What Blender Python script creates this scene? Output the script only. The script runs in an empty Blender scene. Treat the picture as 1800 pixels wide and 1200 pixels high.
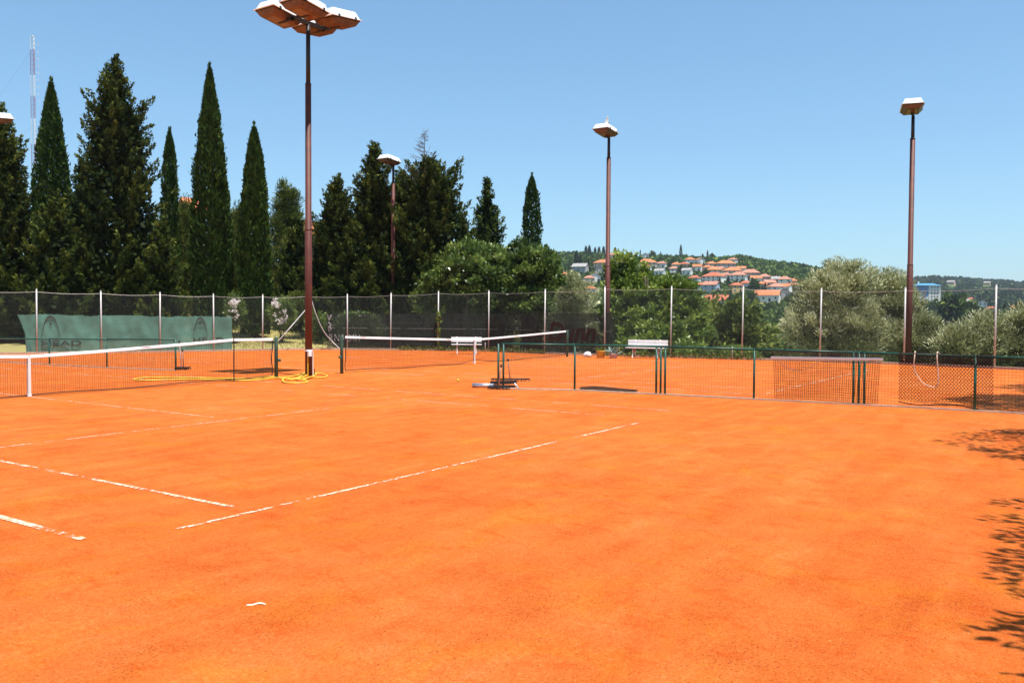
import bpy, bmesh, math, random
import numpy as np
from mathutils import Vector, Matrix

# ------------------------------------------------------------------ camera, sky, sun, exposure
SC = bpy.context.scene
COL = SC.collection
F_PX, PITCH, YAW, ROLL = 1524.5, 0.0314318, 0.9783563, 0.0056549      # solved from the court lines
CAM = np.array([-9.1029, -17.9381, 1.7321])
_fw = np.array([math.sin(YAW)*math.cos(PITCH), math.cos(YAW)*math.cos(PITCH), -math.sin(PITCH)])
_r0 = np.array([math.cos(YAW), -math.sin(YAW), 0.0]); _u0 = np.cross(_r0, _fw)
_r = _r0*math.cos(ROLL) + _u0*math.sin(ROLL); _u = -_r0*math.sin(ROLL) + _u0*math.cos(ROLL)
cd = bpy.data.cameras.new('camera'); cam = bpy.data.objects.new('camera', cd); COL.objects.link(cam)
cd.sensor_width = 36.0; cd.lens = F_PX/1800*36.0; cd.clip_start = 0.1; cd.clip_end = 12000
M = Matrix.Identity(4)
for i in range(3):
    M[i][0], M[i][1], M[i][2], M[i][3] = _r[i], _u[i], -_fw[i], CAM[i]
cam.matrix_world = M
SC.camera = cam
SC.render.resolution_x, SC.render.resolution_y = 1024, 682

SUN_TO = Vector((-0.62, -2.9, 9.7)).normalized()          # towards the sun, from the lamp head's shadow
w = bpy.data.worlds.new('World'); SC.world = w; w.use_nodes = True
nt = w.node_tree; nt.nodes.clear()
sky = nt.nodes.new('ShaderNodeTexSky'); sky.sky_type = 'NISHITA'; sky.sun_disc = False
sky.sun_elevation = math.asin(SUN_TO.z); sky.sun_rotation = math.atan2(SUN_TO.x, SUN_TO.y)
sky.altitude = 0; sky.air_density = 1.0; sky.dust_density = 0.6; sky.ozone_density = 2.0
bg = nt.nodes.new('ShaderNodeBackground'); bg.inputs['Strength'].default_value = 0.10
wo = nt.nodes.new('ShaderNodeOutputWorld')
gm = nt.nodes.new('ShaderNodeGamma'); gm.inputs[1].default_value = 0.75
tn = nt.nodes.new('ShaderNodeMixRGB'); tn.blend_type = 'MULTIPLY'; tn.inputs[0].default_value = 1.0; tn.inputs[2].default_value = (1.02, 1.40, 1.62, 1)
nt.links.new(sky.outputs[0], gm.inputs[0]); nt.links.new(gm.outputs[0], tn.inputs[1])
nt.links.new(tn.outputs[0], bg.inputs[0]); nt.links.new(bg.outputs[0], wo.inputs[0])
sl = bpy.data.lights.new('sun', 'SUN'); sl.energy = 5.0; sl.angle = math.radians(0.53); sl.color = (1.0, 0.95, 0.87)
so = bpy.data.objects.new('sun', sl); COL.objects.link(so)
so.rotation_euler = SUN_TO.to_track_quat('Z', 'Y').to_euler()
vs = SC.view_settings
vs.view_transform = 'Standard'; vs.look = 'None'; vs.gamma = 1.0; vs.use_curve_mapping = False; vs.exposure = 0.7

# ------------------------------------------------------------------ pixel helpers (photo is 1800x1200)
def ray(x, y):
    return _fw*F_PX + _r*(x-900) + _u*(600-y)
def gp(x, y, z=0.0):
    d = ray(x, y); t = (z-CAM[2])/d[2]; return Vector(CAM + t*d)
def at(x, y, depth):
    return Vector(CAM + ray(x, y)/F_PX*depth)
def proj(P):
    d = np.asarray(P, float) - CAM; z = d @ _fw
    return 900+F_PX*(d @ _r)/z, 600-F_PX*(d @ _u)/z, z
def depth_of(P): return float((np.asarray(P, float)-CAM) @ _fw)
def z_at(P, y):
    "height above P's foot at which the photo row y is met"
    d = depth_of((P[0], P[1], 0)); b = proj((P[0], P[1], 0))[1]; return (b-y)*d/F_PX

# ------------------------------------------------------------------ tagging / building helpers
def tag(o, label=None, cat=None, group=None, kind=None):
    if label: o['label'] = label
    if cat: o['category'] = cat
    if group: o['group'] = group
    if kind: o['kind'] = kind
    return o
def empty(name, loc=(0, 0, 0), rz=0.0):
    o = bpy.data.objects.new(name, None); COL.objects.link(o); o.location = loc; o.rotation_euler = (0, 0, rz)
    o.empty_display_size = 0.2
    return o
class MB:
    def __init__(s): s.v = []; s.f = []
    def add(s, vs, fs):
        b = len(s.v); s.v += [tuple(p) for p in vs]; s.f += [tuple(i+b for i in f) for f in fs]; return s
    def box(s, c, d, rz=0.0, M=None):
        hx, hy, hz = d[0]/2, d[1]/2, d[2]/2; ca, sa = math.cos(rz), math.sin(rz)
        P = []
        for z in (-hz, hz):
            for x, y in ((-hx, -hy), (hx, -hy), (hx, hy), (-hx, hy)):
                p = Vector((x*ca-y*sa, x*sa+y*ca, z))
                if M is not None: p = M @ Vector((x, y, z))
                P.append((p.x+c[0], p.y+c[1], p.z+c[2]))
        return s.add(P, [(3, 2, 1, 0), (4, 5, 6, 7), (0, 1, 5, 4), (1, 2, 6, 5), (2, 3, 7, 6), (3, 0, 4, 7)])
    def bar(s, a, b, wd, ht):
        a, b = Vector(a), Vector(b); d = (b-a); L = d.length; d.normalize()
        up = Vector((0, 0, 1)) if abs(d.z) < .95 else Vector((0, 1, 0))
        sd = d.cross(up).normalized(); up = sd.cross(d)
        m = Matrix((d, sd, up)).transposed()
        return s.box((a+b)/2, (L, wd, ht), M=m)
    def tube(s, pts, rad, n=8, caps=True):
        pts = [Vector(p) for p in pts]; k = len(pts)
        rads = rad if isinstance(rad, (list, tuple)) else [rad]*k
        b = len(s.v); prev = None
        for i, p in enumerate(pts):
            d = (pts[min(i+1, k-1)]-pts[max(i-1, 0)])
            if d.length < 1e-9: d = Vector((0, 0, 1))
            d.normalize()
            if prev is None:
                ref = Vector((0, 0, 1)) if abs(d.z) < .9 else Vector((1, 0, 0))
                a = d.cross(ref).normalized()
            else:
                a = (prev-d*prev.dot(d))
                a = a.normalized() if a.length > 1e-6 else d.orthogonal().normalized()
            prev = a; c = d.cross(a)
            for j in range(n):
                t = 2*math.pi*j/n; s.v.append(tuple(p+(a*math.cos(t)+c*math.sin(t))*rads[i]))
        for i in range(k-1):
            for j in range(n):
                j2 = (j+1) % n
                s.f.append((b+i*n+j, b+i*n+j2, b+(i+1)*n+j2, b+(i+1)*n+j))
        if caps:
            s.f.append(tuple(b+j for j in reversed(range(n)))); s.f.append(tuple(b+(k-1)*n+j for j in range(n)))
        return s
    def lathe(s, prof, n=16, c=(0, 0, 0)):
        b = len(s.v)
        for r, z in prof:
            for j in range(n):
                t = 2*math.pi*j/n; s.v.append((c[0]+r*math.cos(t), c[1]+r*math.sin(t), c[2]+z))
        for i in range(len(prof)-1):
            for j in range(n):
                j2 = (j+1) % n; s.f.append((b+i*n+j, b+i*n+j2, b+(i+1)*n+j2, b+(i+1)*n+j))
        s.f.append(tuple(b+j for j in reversed(range(n)))); s.f.append(tuple(b+(len(prof)-1)*n+j for j in range(n)))
        return s
    def build(s, name, mat, parent=None, smooth=False, label=None, kind=None):
        me = bpy.data.meshes.new(name); me.from_pydata(s.v, [], s.f); me.update()
        if smooth: me.polygons.foreach_set('use_smooth', [True]*len(me.polygons))
        return link(name, me, mat, parent, label, kind)
def link(name, me, mat, parent=None, label=None, kind=None):
    if mat is not None and not me.materials: me.materials.append(mat)
    o = bpy.data.objects.new(name, me); COL.objects.link(o)
    if parent is not None: o.parent = parent
    if label: o['label'] = label
    if kind: o['kind'] = kind
    return o
def copy_tree(o, parent=None):
    c = o.copy(); COL.objects.link(c); c.parent = parent
    for ch in list(o.children): copy_tree(ch, c)
    return c
def bevel(o, wd=.01, seg=2):
    m = o.modifiers.new('bevel', 'BEVEL'); m.width = wd; m.segments = seg; m.limit_method = 'ANGLE'; return o
def smooth_path(pts, n=8):
    pts = [Vector(p) for p in pts]; out = []
    for i in range(len(pts)-1):
        p0 = pts[max(i-1, 0)]; p1 = pts[i]; p2 = pts[i+1]; p3 = pts[min(i+2, len(pts)-1)]
        for k in range(n):
            t = k/n
            out.append(0.5*((2*p1)+(p2-p0)*t+(2*p0-5*p1+4*p2-p3)*t*t+(3*p1-p0-3*p2+p3)*t**3))
    out.append(pts[-1]); return out

# ------------------------------------------------------------------ materials
def newmat(name):
    m = bpy.data.materials.new(name); m.use_nodes = True
    n = m.node_tree; return m, n, n.nodes['Principled BSDF']
def noise(n, scale, detail=4, rough=.55, vec=None, dist=0.0):
    t = n.nodes.new('ShaderNodeTexNoise'); t.inputs['Scale'].default_value = scale; t.inputs['Detail'].default_value = detail
    t.inputs['Roughness'].default_value = rough; t.inputs['Distortion'].default_value = dist
    if vec is not None: n.links.new(vec, t.inputs['Vector'])
    return t
def ramp(n, src, stops):
    r = n.nodes.new('ShaderNodeValToRGB'); e = r.color_ramp.elements
    while len(e) < len(stops): e.new(.5)
    for i, (p, c) in enumerate(stops): e[i].position = p; e[i].color = (c[0], c[1], c[2], 1)
    n.links.new(src, r.inputs[0]); return r
def objco(n, scale=(1, 1, 1)):
    t = n.nodes.new('ShaderNodeTexCoord'); mp = n.nodes.new('ShaderNodeMapping'); mp.inputs['Scale'].default_value = scale
    n.links.new(t.outputs['Object'], mp.inputs[0]); return mp.outputs[0]
def simple(name, col, rough=.6, metal=0.0, var=.15, scale=6.0, bump=0.0, col2=None, spec=.4):
    m, n, b = newmat(name); v = objco(n)
    t = noise(n, scale, 5, .6, v)
    c2 = col2 or tuple(c*(1-var*1.6) for c in col)
    r = ramp(n, t.outputs[0], [(.3, c2), (.7, tuple(min(1, c*(1+var*.4)) for c in col))])
    n.links.new(r.outputs[0], b.inputs['Base Color'])
    b.inputs['Roughness'].default_value = rough; b.inputs['Metallic'].default_value = metal
    b.inputs['Specular IOR Level'].default_value = spec
    if bump:
        bp = n.nodes.new('ShaderNodeBump'); bp.inputs['Strength'].default_value = bump; bp.inputs['Distance'].default_value = .02
        t2 = noise(n, scale*8, 4, .6, v); n.links.new(t2.outputs[0], bp.inputs['Height']); n.links.new(bp.outputs[0], b.inputs['Normal'])
    return m
def foliage(name, stops, rough=.55, trans=.25, spec=.06):
    m, n, b = newmat(name)
    a = n.nodes.new('ShaderNodeAttribute'); a.attribute_name = 'tint'
    r = ramp(n, a.outputs['Fac'], stops)
    n.links.new(r.outputs[0], b.inputs['Base Color']); b.inputs['Roughness'].default_value = rough
    b.inputs['Specular IOR Level'].default_value = spec
    tr = n.nodes.new('ShaderNodeBsdfTranslucent'); n.links.new(r.outputs[0], tr.inputs[0])
    mx = n.nodes.new('ShaderNodeMixShader'); mx.inputs[0].default_value = trans
    n.links.new(b.outputs[0], mx.inputs[1]); n.links.new(tr.outputs[0], mx.inputs[2])
    n.links.new(mx.outputs[0], n.nodes['Material Output'].inputs[0]); return m
def clay_color(n, v):
    "shared colour field of the crushed brick surface"
    big = noise(n, .16, 4, .6, v, .6); mid = noise(n, .9, 5, .65, v, .8); fine = noise(n, 22, 9, .82, v)
    # drag-mat streaks
    tc = n.nodes.new('ShaderNodeTexCoord'); mp = n.nodes.new('ShaderNodeMapping'); mp.inputs['Scale'].default_value = (.35, 2.2, 1)
    mp.inputs['Rotation'].default_value = (0, 0, .9)
    n.links.new(tc.outputs['Object'], mp.inputs[0]); st = noise(n, 1.6, 5, .6, mp.outputs[0], .5)
    def mixn(a, b_, f):
        k = n.nodes.new('ShaderNodeMath'); k.operation = 'MULTIPLY'; k.inputs[1].default_value = f; n.links.new(b_, k.inputs[0])
        if a is None: return k.outputs[0]
        s = n.nodes.new('ShaderNodeMath'); s.operation = 'ADD'; n.links.new(a, s.inputs[0]); n.links.new(k.outputs[0], s.inputs[1]); return s.outputs[0]
    x = mixn(None, big.outputs[0], .15); x = mixn(x, mid.outputs[0], .20); x = mixn(x, fine.outputs[0], .45); x = mixn(x, st.outputs[0], .20)
    r1 = ramp(n, x, [(.37, (.41, .070, .0095)), (.45, (.50, .106, .0160)), (.53, (.55, .138, .026)), (.63, (.60, .195, .055))])
    hue = noise(n, 1.1, 7, .78, v, .6); hr = ramp(n, hue.outputs[0], [(.33, (1.0, 1.12, .74)), (.5, (1, 1, 1)), (.68, (1.0, .98, 1.15))])
    m1 = n.nodes.new('ShaderNodeMixRGB'); m1.blend_type = 'MULTIPLY'; m1.inputs[0].default_value = 1; n.links.new(r1.outputs[0], m1.inputs[1]); n.links.new(hr.outputs[0], m1.inputs[2])
    mp2 = n.nodes.new('ShaderNodeMapping'); mp2.inputs['Scale'].default_value = (1.0, .55, 1); mp2.inputs['Rotation'].default_value = (0, 0, -.5); n.links.new(tc.outputs['Object'], mp2.inputs[0])
    bl = noise(n, 4.5, 8, .82, mp2.outputs[0], .3); br = ramp(n, bl.outputs[0], [(.35, (.96, .70, .45)), (.48, (1, 1, 1))])     # damp, redder scuffs
    r = n.nodes.new('ShaderNodeMixRGB'); r.blend_type = 'MULTIPLY'; r.inputs[0].default_value = 1; n.links.new(m1.outputs[0], r.inputs[1]); n.links.new(br.outputs[0], r.inputs[2])
    return r, fine
def clay_mat():
    m, n, b = newmat('crushed_brick'); v = objco(n)
    r, fine = clay_color(n, v)
    grit = noise(n, 120, 3, .7, v); 
    spk = noise(n, 60, 4, .85, v); cov = noise(n, 1.6, 6, .75, v)
    sm_ = n.nodes.new('ShaderNodeMath'); sm_.operation = 'MULTIPLY_ADD'; sm_.inputs[1].default_value = .32; n.links.new(cov.outputs[0], sm_.inputs[0]); n.links.new(spk.outputs[0], sm_.inputs[2])
    sp = ramp(n, sm_.outputs[0], [(.51, (.50, .36, .30)), (.60, (.96, .93, .90)), (.71, (1, 1, 1)), (.78, (1.08, 1.30, 1.65))])
    mul = n.nodes.new('ShaderNodeMixRGB'); mul.blend_type = 'MULTIPLY'; mul.inputs[0].default_value = 1
    n.links.new(r.outputs[0], mul.inputs[1]); n.links.new(sp.outputs[0], mul.inputs[2])
    n.links.new(mul.outputs[0], b.inputs['Base Color']); b.inputs['Roughness'].default_value = .95; b.inputs['Specular IOR Level'].default_value = .1
    add = n.nodes.new('ShaderNodeMath'); add.operation = 'ADD'; n.links.new(grit.outputs[0], add.inputs[0]); n.links.new(fine.outputs[0], add.inputs[1])
    bp = n.nodes.new('ShaderNodeBump'); bp.inputs['Strength'].default_value = .75; bp.inputs['Distance'].default_value = .015
    n.links.new(add.outputs[0], bp.inputs['Height']); n.links.new(bp.outputs[0], b.inputs['Normal']); return m
def line_mat():
    m, n, b = newmat('worn_line_tape'); v = objco(n)
    t = noise(n, 1.1, 5, .75, v); t2 = noise(n, 25, 3, .6, v)
    a = n.nodes.new('ShaderNodeMath'); a.operation = 'MULTIPLY_ADD'; a.inputs[1].default_value = .25; n.links.new(t2.outputs[0], a.inputs[0]); n.links.new(t.outputs[0], a.inputs[2])
    k = ramp(n, a.outputs[0], [(.58, (0, 0, 0)), (.66, (.92, .92, .92))])
    b.inputs['Base Color'].default_value = (.66, .54, .42, 1); b.inputs['Roughness'].default_value = .9; b.inputs['Specular IOR Level'].default_value = .1
    dust = ramp(n, t2.outputs[0], [(.40, (.52, .22, .09)), (.62, (.70, .58, .46))]); n.links.new(dust.outputs[0], b.inputs['Base Color'])
    tp = n.nodes.new('ShaderNodeBsdfTransparent'); ms = n.nodes.new('ShaderNodeMixShader')       # where the tape is buried the clay shows
    n.links.new(k.outputs[0], ms.inputs[0]); n.links.new(tp.outputs[0], ms.inputs[1]); n.links.new(b.outputs[0], ms.inputs[2])
    n.links.new(ms.outputs[0], n.nodes['Material Output'].inputs[0]); return m
def screen_mat(name, c1, c2, see):
    m, n, b = newmat(name); v = objco(n)
    t = noise(n, 1.3, 6, .65, v, .5); r = ramp(n, t.outputs[0], [(.3, c2), (.72, c1)])
    n.links.new(r.outputs[0], b.inputs['Base Color']); b.inputs['Roughness'].default_value = .85; b.inputs['Specular IOR Level'].default_value = .1
    trl = n.nodes.new('ShaderNodeBsdfTranslucent'); n.links.new(r.outputs[0], trl.inputs[0])
    m1 = n.nodes.new('ShaderNodeMixShader'); m1.inputs[0].default_value = .2
    n.links.new(b.outputs[0], m1.inputs[1]); n.links.new(trl.outputs[0], m1.inputs[2])
    tp = n.nodes.new('ShaderNodeBsdfTransparent'); m2 = n.nodes.new('ShaderNodeMixShader'); m2.inputs[0].default_value = see
    n.links.new(m1.outputs[0], m2.inputs[1]); n.links.new(tp.outputs[0], m2.inputs[2])
    n.links.new(m2.outputs[0], n.nodes['Material Output'].inputs[0]); return m
def terrain_mat():
    m, n, b = newmat('dry_grass_ground'); v = objco(n)
    t = noise(n, .05, 6, .65, v); t2 = noise(n, 3, 5, .7, v)
    a = n.nodes.new('ShaderNodeMath'); a.operation = 'MULTIPLY_ADD'; a.inputs[1].default_value = .45; n.links.new(t2.outputs[0], a.inputs[0]); n.links.new(t.outputs[0], a.inputs[2])
    da = n.nodes.new('ShaderNodeAttribute'); da.attribute_name = 'dry'
    a2 = n.nodes.new('ShaderNodeMath'); a2.operation = 'MULTIPLY_ADD'; a2.inputs[1].default_value = .30; n.links.new(da.outputs['Fac'], a2.inputs[0]); n.links.new(a.outputs[0], a2.inputs[2]); a = a2
    r = ramp(n, a.outputs[0], [(.45, (.030, .050, .014)), (.72, (.065, .090, .024)), (.90, (.24, .22, .065)), (1.0, (.34, .29, .11))])
    n.links.new(r.outputs[0], b.inputs['Base Color']); b.inputs['Roughness'].default_value = .95; b.inputs['Specular IOR Level'].default_value = .1
    bp = n.nodes.new('ShaderNodeBump'); bp.inputs['Strength'].default_value = .6; bp.inputs['Distance'].default_value = .1
    n.links.new(t2.outputs[0], bp.inputs['Height']); n.links.new(bp.outputs[0], b.inputs['Normal']); return m

MAT = dict(
    clay=clay_mat(), line=line_mat(), ground=terrain_mat(),
    rust=simple('rusty_paint', (.105, .024, .013), .6, 0, .3, 5, .15, col2=(.062, .016, .011)),
    dark_and_shadow=simple('dark_paint_and_shadow', (.018, .016, .018), .5),  # dark metal; on pole tops it also carries the lamp heads' shadow
    white=simple('white_paint', (.78, .77, .74), .5, 0, .08, 4),
    dirtywhite=simple('chalky_white', (.72, .68, .63), .7, 0, .12, 9),
    lampwhite=simple('lamp_cover_white', (.80, .80, .78), .45, 0, .1, 3),
    reflector=simple('brown_clay_reflect_housing', (.16, .10, .075), .4, .35, .3, 7),  # brown includes the clay's reflection, put into the base colour
    lens=simple('brown_clay_reflect_lens', (.20, .085, .035), .25, 0, .3, 5), black=simple('black_rubber', (.02, .02, .02), .6),  # lens colour carries the orange of the reflected clay
    band=simple('net_band_canvas', (.78, .68, .66), .8, 0, .1, 3),
    cord=simple('net_cord', (.022, .018, .016), .8),
    green=simple('dark_green_paint', (.010, .085, .058), .45, 0, .25, 6, col2=(.008, .05, .035)),
    postgreen=simple('faded_green_paint', (.045, .12, .085), .6, 0, .3, 9, .1, col2=(.03, .06, .045)),
    galv=simple('galvanised_steel', (.50, .48, .46), .5, .25, .12, 8),
    wire=simple('green_plastic_wire', (.050, .062, .055), .6), link=simple('chain_link_wire', (.085, .095, .088), .6),
    wiregalv=simple('galvanised_wire', (.20, .21, .20), .5, .3),
    kerb=simple('concrete_kerb', (.55, .40, .28), .9, 0, .2, 9, .3),
    teal=screen_mat('teal_screen_cloth', (.17, .42, .345), (.105, .23, .18), .06),
    darkcloth=screen_mat('black_green_screen_cloth', (.034, .046, .040), (.024, .034, .030), .27),
    printdark=simple('faded_dark_print', (.055, .075, .065), .9, 0, .3, 12),
    printwhite=simple('faded_white_print', (.34, .34, .35), .9, 0, .3, 12),
    printred=simple('faded_red_print', (.026, .012, .010), .9, 0, .3, 12),
    hose=simple('yellow_hose_rubber', (.78, .50, .045), .5, 0, .15, 3),
    ball=simple('ball_felt', (.62, .55, .04), .9),
    mat1=simple('brown_rope_mesh', (.055, .022, .014), .9), mat2=simple('dark_tarred_rope', (.03, .012, .009), .9),
    rope=simple('cream_rope', (.60, .45, .34), .8), alu=simple('brushed_aluminium', (.62, .63, .66), .35, .85, .1, 20),
    benchwhite=simple('bench_white_paint', (.82, .82, .80), .5, 0, .06, 5), red=simple('red_paint', (.32, .03, .025), .5),
    potyellow=simple('yellow_plastic', (.62, .33, .03), .5), potpink=simple('pinkish_terracotta', (.55, .38, .34), .8),
    bag=simple('white_plastic_sack', (.75, .74, .72), .6), wood=simple('weathered_wood_handle', (.55, .36, .26), .7, 0, .2, 10),
    bark=simple('grey_brown_bark', (.10, .075, .055), .9, 0, .3, 12, .6), deadwood=simple('dead_twigs', (.12, .085, .07), .9),
    bird=simple('white_feathers', (.82, .82, .82), .8), birdgrey=simple('grey_feathers', (.30, .31, .33), .8), beak=simple('yellow_beak', (.6, .4, .05), .5),
    glass=simple('dark_window', (.05, .055, .065), .2), stone=simple('grey_stone', (.34, .33, .31), .9, 0, .2, 2, .3),
    blue=simple('blue_cladding', (.06, .22, .52), .6), paleblue=simple('pale_blue_wall', (.10, .22, .45), .7),
    paper=simple('bleached_bark_flake', (.80, .68, .48), .9), mastred=simple('mast_red_hazed', (.30, .11, .16), .6), mastwhite=simple('mast_white_paint', (.72, .70, .72), .6),  # mast red shifted to violet, distance haze put into the colour
    mat_ground=simple('folded_dark_mat', (.060, .030, .020), 1.0, 0, .3, 8, .5, spec=.0),
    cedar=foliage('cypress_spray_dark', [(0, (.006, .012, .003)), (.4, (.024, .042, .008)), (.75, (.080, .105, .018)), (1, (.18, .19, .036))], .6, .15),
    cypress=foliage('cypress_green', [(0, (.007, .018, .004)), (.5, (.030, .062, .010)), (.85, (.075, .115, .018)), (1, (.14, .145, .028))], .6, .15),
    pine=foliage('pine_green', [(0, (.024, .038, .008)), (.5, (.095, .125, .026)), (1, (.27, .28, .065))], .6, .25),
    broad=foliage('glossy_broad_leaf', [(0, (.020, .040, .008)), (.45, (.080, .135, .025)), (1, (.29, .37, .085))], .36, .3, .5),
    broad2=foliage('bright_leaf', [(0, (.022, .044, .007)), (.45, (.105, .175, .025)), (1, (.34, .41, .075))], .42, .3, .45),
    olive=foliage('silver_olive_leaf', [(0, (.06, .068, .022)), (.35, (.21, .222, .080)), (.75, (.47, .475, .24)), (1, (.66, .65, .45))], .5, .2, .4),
    scrub=foliage('hillside_scrub', [(0, (.016, .036, .008)), (.5, (.065, .110, .022)), (.8, (.12, .175, .036)), (1, (.20, .25, .06))], .8, .15),
    farscrub=foliage('far_forest', [(0, (.012, .028, .012)), (.6, (.040, .075, .024)), (1, (.11, .145, .05))], .8, .1),
    flower=foliage('pale_blossom', [(0, (.70, .55, .55)), (1, (.92, .90, .88))], .7, .35),
    grass=foliage('grass_blades', [(0, (.05, .085, .015)), (.6, (.19, .20, .05)), (1, (.46, .38, .15))], .8, .3),
    grit=foliage('brick_crumbs', [(0, (.20, .040, .012)), (.6, (.46, .11, .028)), (1, (.56, .20, .08))], .95, .0),
    agave=foliage('blue_grey_leaf', [(0, (.16, .23, .20)), (1, (.32, .42, .38))], .5, .1),
)
# ------------------------------------------------------------------ fence posts read off the photo (they bound the clay)
POSTS = [(-52, 623.5, 511), (68, 622, 513), (188, 620.5, 516), (293, 619.5, 518), (386.5, 618, 521), (467.3, 615.8, 522), (541, 614.5, 521), (610.7, 614.7, 521),
         (686.5, 615.5, 519), (770, 616.3, 516), (859, 617.5, 515), (957, 622, 513), (1063, 625.5, 507), (1178.5, 628.5, 508), (1304, 632, 508),
         (1441, 635.6, 512), (1589, 641, 511), (1748, 648, 507), (1925, 656, 505)]
FP = [gp(x, y) for x, y, t in POSTS]; FH = [max(2.45, min(2.8, z_at(p, t))) for p, (x, y, t) in zip(FP, POSTS)]
for i in range(1, 6):          # the left leg is one straight line
    t = i/6; FP[i] = FP[0].lerp(FP[6], t)*.5+FP[i]*.5
# ------------------------------------------------------------------ terrain
_TX = np.array([-900, 0, 480, 720, 960, 1120, 1250, 1400, 1520, 1640, 1800, 2700.])
_TD = np.array([0, 30, 41, 50, 65, 100, 200, 350, 450, 600, 760, 900, 1050, 1400, 1850, 2400, 6000.])
_TZ = np.array([
    [-.06, -.06, .10, .9, 2.2, 5.5, 14, 20, 23, 26, 28, 30, 30, 30, 30, 20, 0],
    [-.06, -.06, .12, 1.0, 2.4, 6, 14, 20, 23, 26, 28, 30, 30, 30, 30, 20, 0],
    [-.06, -.06, .10, .7, 1.6, 4, 12, 20, 24, 30, 34, 40, 40, 35, 30, 20, 0],
    [-.06, -.06, -.08, -.2, -.3, 1, 5, 12, 20, 34, 48, 58, 52, 40, 30, 20, 0],
    [-.06, -.06, -.10, -.6, -1.5, -5, -9, -3, 6, 25, 47, 60, 52, 40, 30, 20, 0],
    [-.06, -.06, -.3, -1.0, -2.2, -6.5, -10, -3, 6, 25, 47, 60, 54, 40, 30, 20, 0],
    [-.06, -.10, -.5, -1.3, -2.8, -7, -10, -3, 6, 25, 46, 57, 50, 40, 36, 20, 0],
    [-.06, -.15, -.7, -1.6, -3.2, -7, -11, -4, 5, 22, 38, 46, 42, 40, 50, 30, 0],
    [-.06, -.2, -.8, -1.8, -3.4, -7.5, -12, -7, 0, 12, 24, 32, 33, 46, 66, 40, 0],
    [-.06, -.3, -1.0, -2.0, -3.6, -8, -13, -10, -6, 3, 12, 15, 22, 48, 76, 50, 0],
    [-.06, -.4, -1.1, -2.2, -3.8, -8, -13, -12, -8, -2, 4, 9, 17, 42, 66, 50, 0],
    [-.06, -.4, -1.1, -2.2, -3.8, -8, -13, -12, -8, -2, 4, 9, 17, 42, 60, 50, 0]])
_rh = np.array([_r0[0], _r0[1]]); _fh = np.array([math.sin(YAW), math.cos(YAW)])
def _sm(t): return t*t*(3-2*t)
def terr(X, Y):
    X = np.asarray(X, float); Y = np.asarray(Y, float)
    dx, dy = X-CAM[0], Y-CAM[1]; dep = dx*_fh[0]+dy*_fh[1]; lat = dx*_rh[0]+dy*_rh[1]
    dd = np.maximum(dep, .5); x = np.clip(900+F_PX*lat/dd, -899, 2699)
    dd = np.clip(dd, 0, 5990)
    i = np.clip(np.searchsorted(_TX, x, side='right')-1, 0, len(_TX)-2); tx = _sm((x-_TX[i])/(_TX[i+1]-_TX[i]))
    j = np.clip(np.searchsorted(_TD, dd, side='right')-1, 0, len(_TD)-2); td = (dd-_TD[j])/(_TD[j+1]-_TD[j])
    def cr(row):      # Catmull-Rom over distance
        a = _TZ[row, np.maximum(j-1, 0)]; b = _TZ[row, j]; c = _TZ[row, j+1]; d = _TZ[row, np.minimum(j+2, len(_TD)-1)]
        h = _TD[j+1]-_TD[j]
        m1 = (c-a)/(_TD[j+1]-_TD[np.maximum(j-1, 0)]+1e-6)*h; m2 = (d-b)/(_TD[np.minimum(j+2, len(_TD)-1)]-_TD[j]+1e-6)*h
        t = td; return (2*t**3-3*t**2+1)*b+(t**3-2*t**2+t)*m1+(-2*t**3+3*t**2)*c+(t**3-t**2)*m2
    z = cr(i)*(1-tx)+cr(i+1)*tx
    amp = np.clip((dep-150)/600, 0, 1)*2.2
    z = z+amp*(np.sin(X*.021+Y*.013)*np.sin(Y*.027-X*.006)+.5*np.sin(X*.06+1.3)*np.sin(Y*.052))
    out = np.full(z.shape, -1e9)          # signed distance beyond the fence line (outside > 0)
    for i_ in range(len(FP)-1):
        a_, b_ = FP[i_], FP[i_+1]; tx_, ty_ = b_.x-a_.x, b_.y-a_.y; L_ = math.hypot(tx_, ty_); tx_ /= L_; ty_ /= L_
        out = np.maximum(out, -(X-a_.x)*ty_+(Y-a_.y)*tx_)
    k_ = _sm(np.clip((out-.15)/2.5, 0, 1)); z = -.06*(1-k_)+z*k_
    return np.where(dep > 4, z, -.06)
def hit(x, y, d0=45, d1=2600):
    "first meeting of the photo ray with the terrain"
    ds = np.concatenate([np.arange(d0, 300, 1.0), np.arange(300, d1, 4.0)])
    R = ray(x, y)/F_PX; P = CAM[None]+ds[:, None]*R[None]
    k = np.where(P[:, 2] < terr(P[:, 0], P[:, 1]))[0]
    if len(k): i = k[0]
    else:      # ray skims over the crest: stand on the crest itself
        m_ = (ds > 420) & (ds < 1000); g_ = np.where(m_, (P[:, 2]-terr(P[:, 0], P[:, 1]))/ds, 9e9); i = int(np.argmin(g_))
    return Vector(P[i]), float(ds[i])
def stand(x, depth):
    "foot point on the terrain in the photo column x, at a given depth"
    P = at(x, 560, depth); return Vector((P.x, P.y, float(terr(P.x, P.y))))
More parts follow.
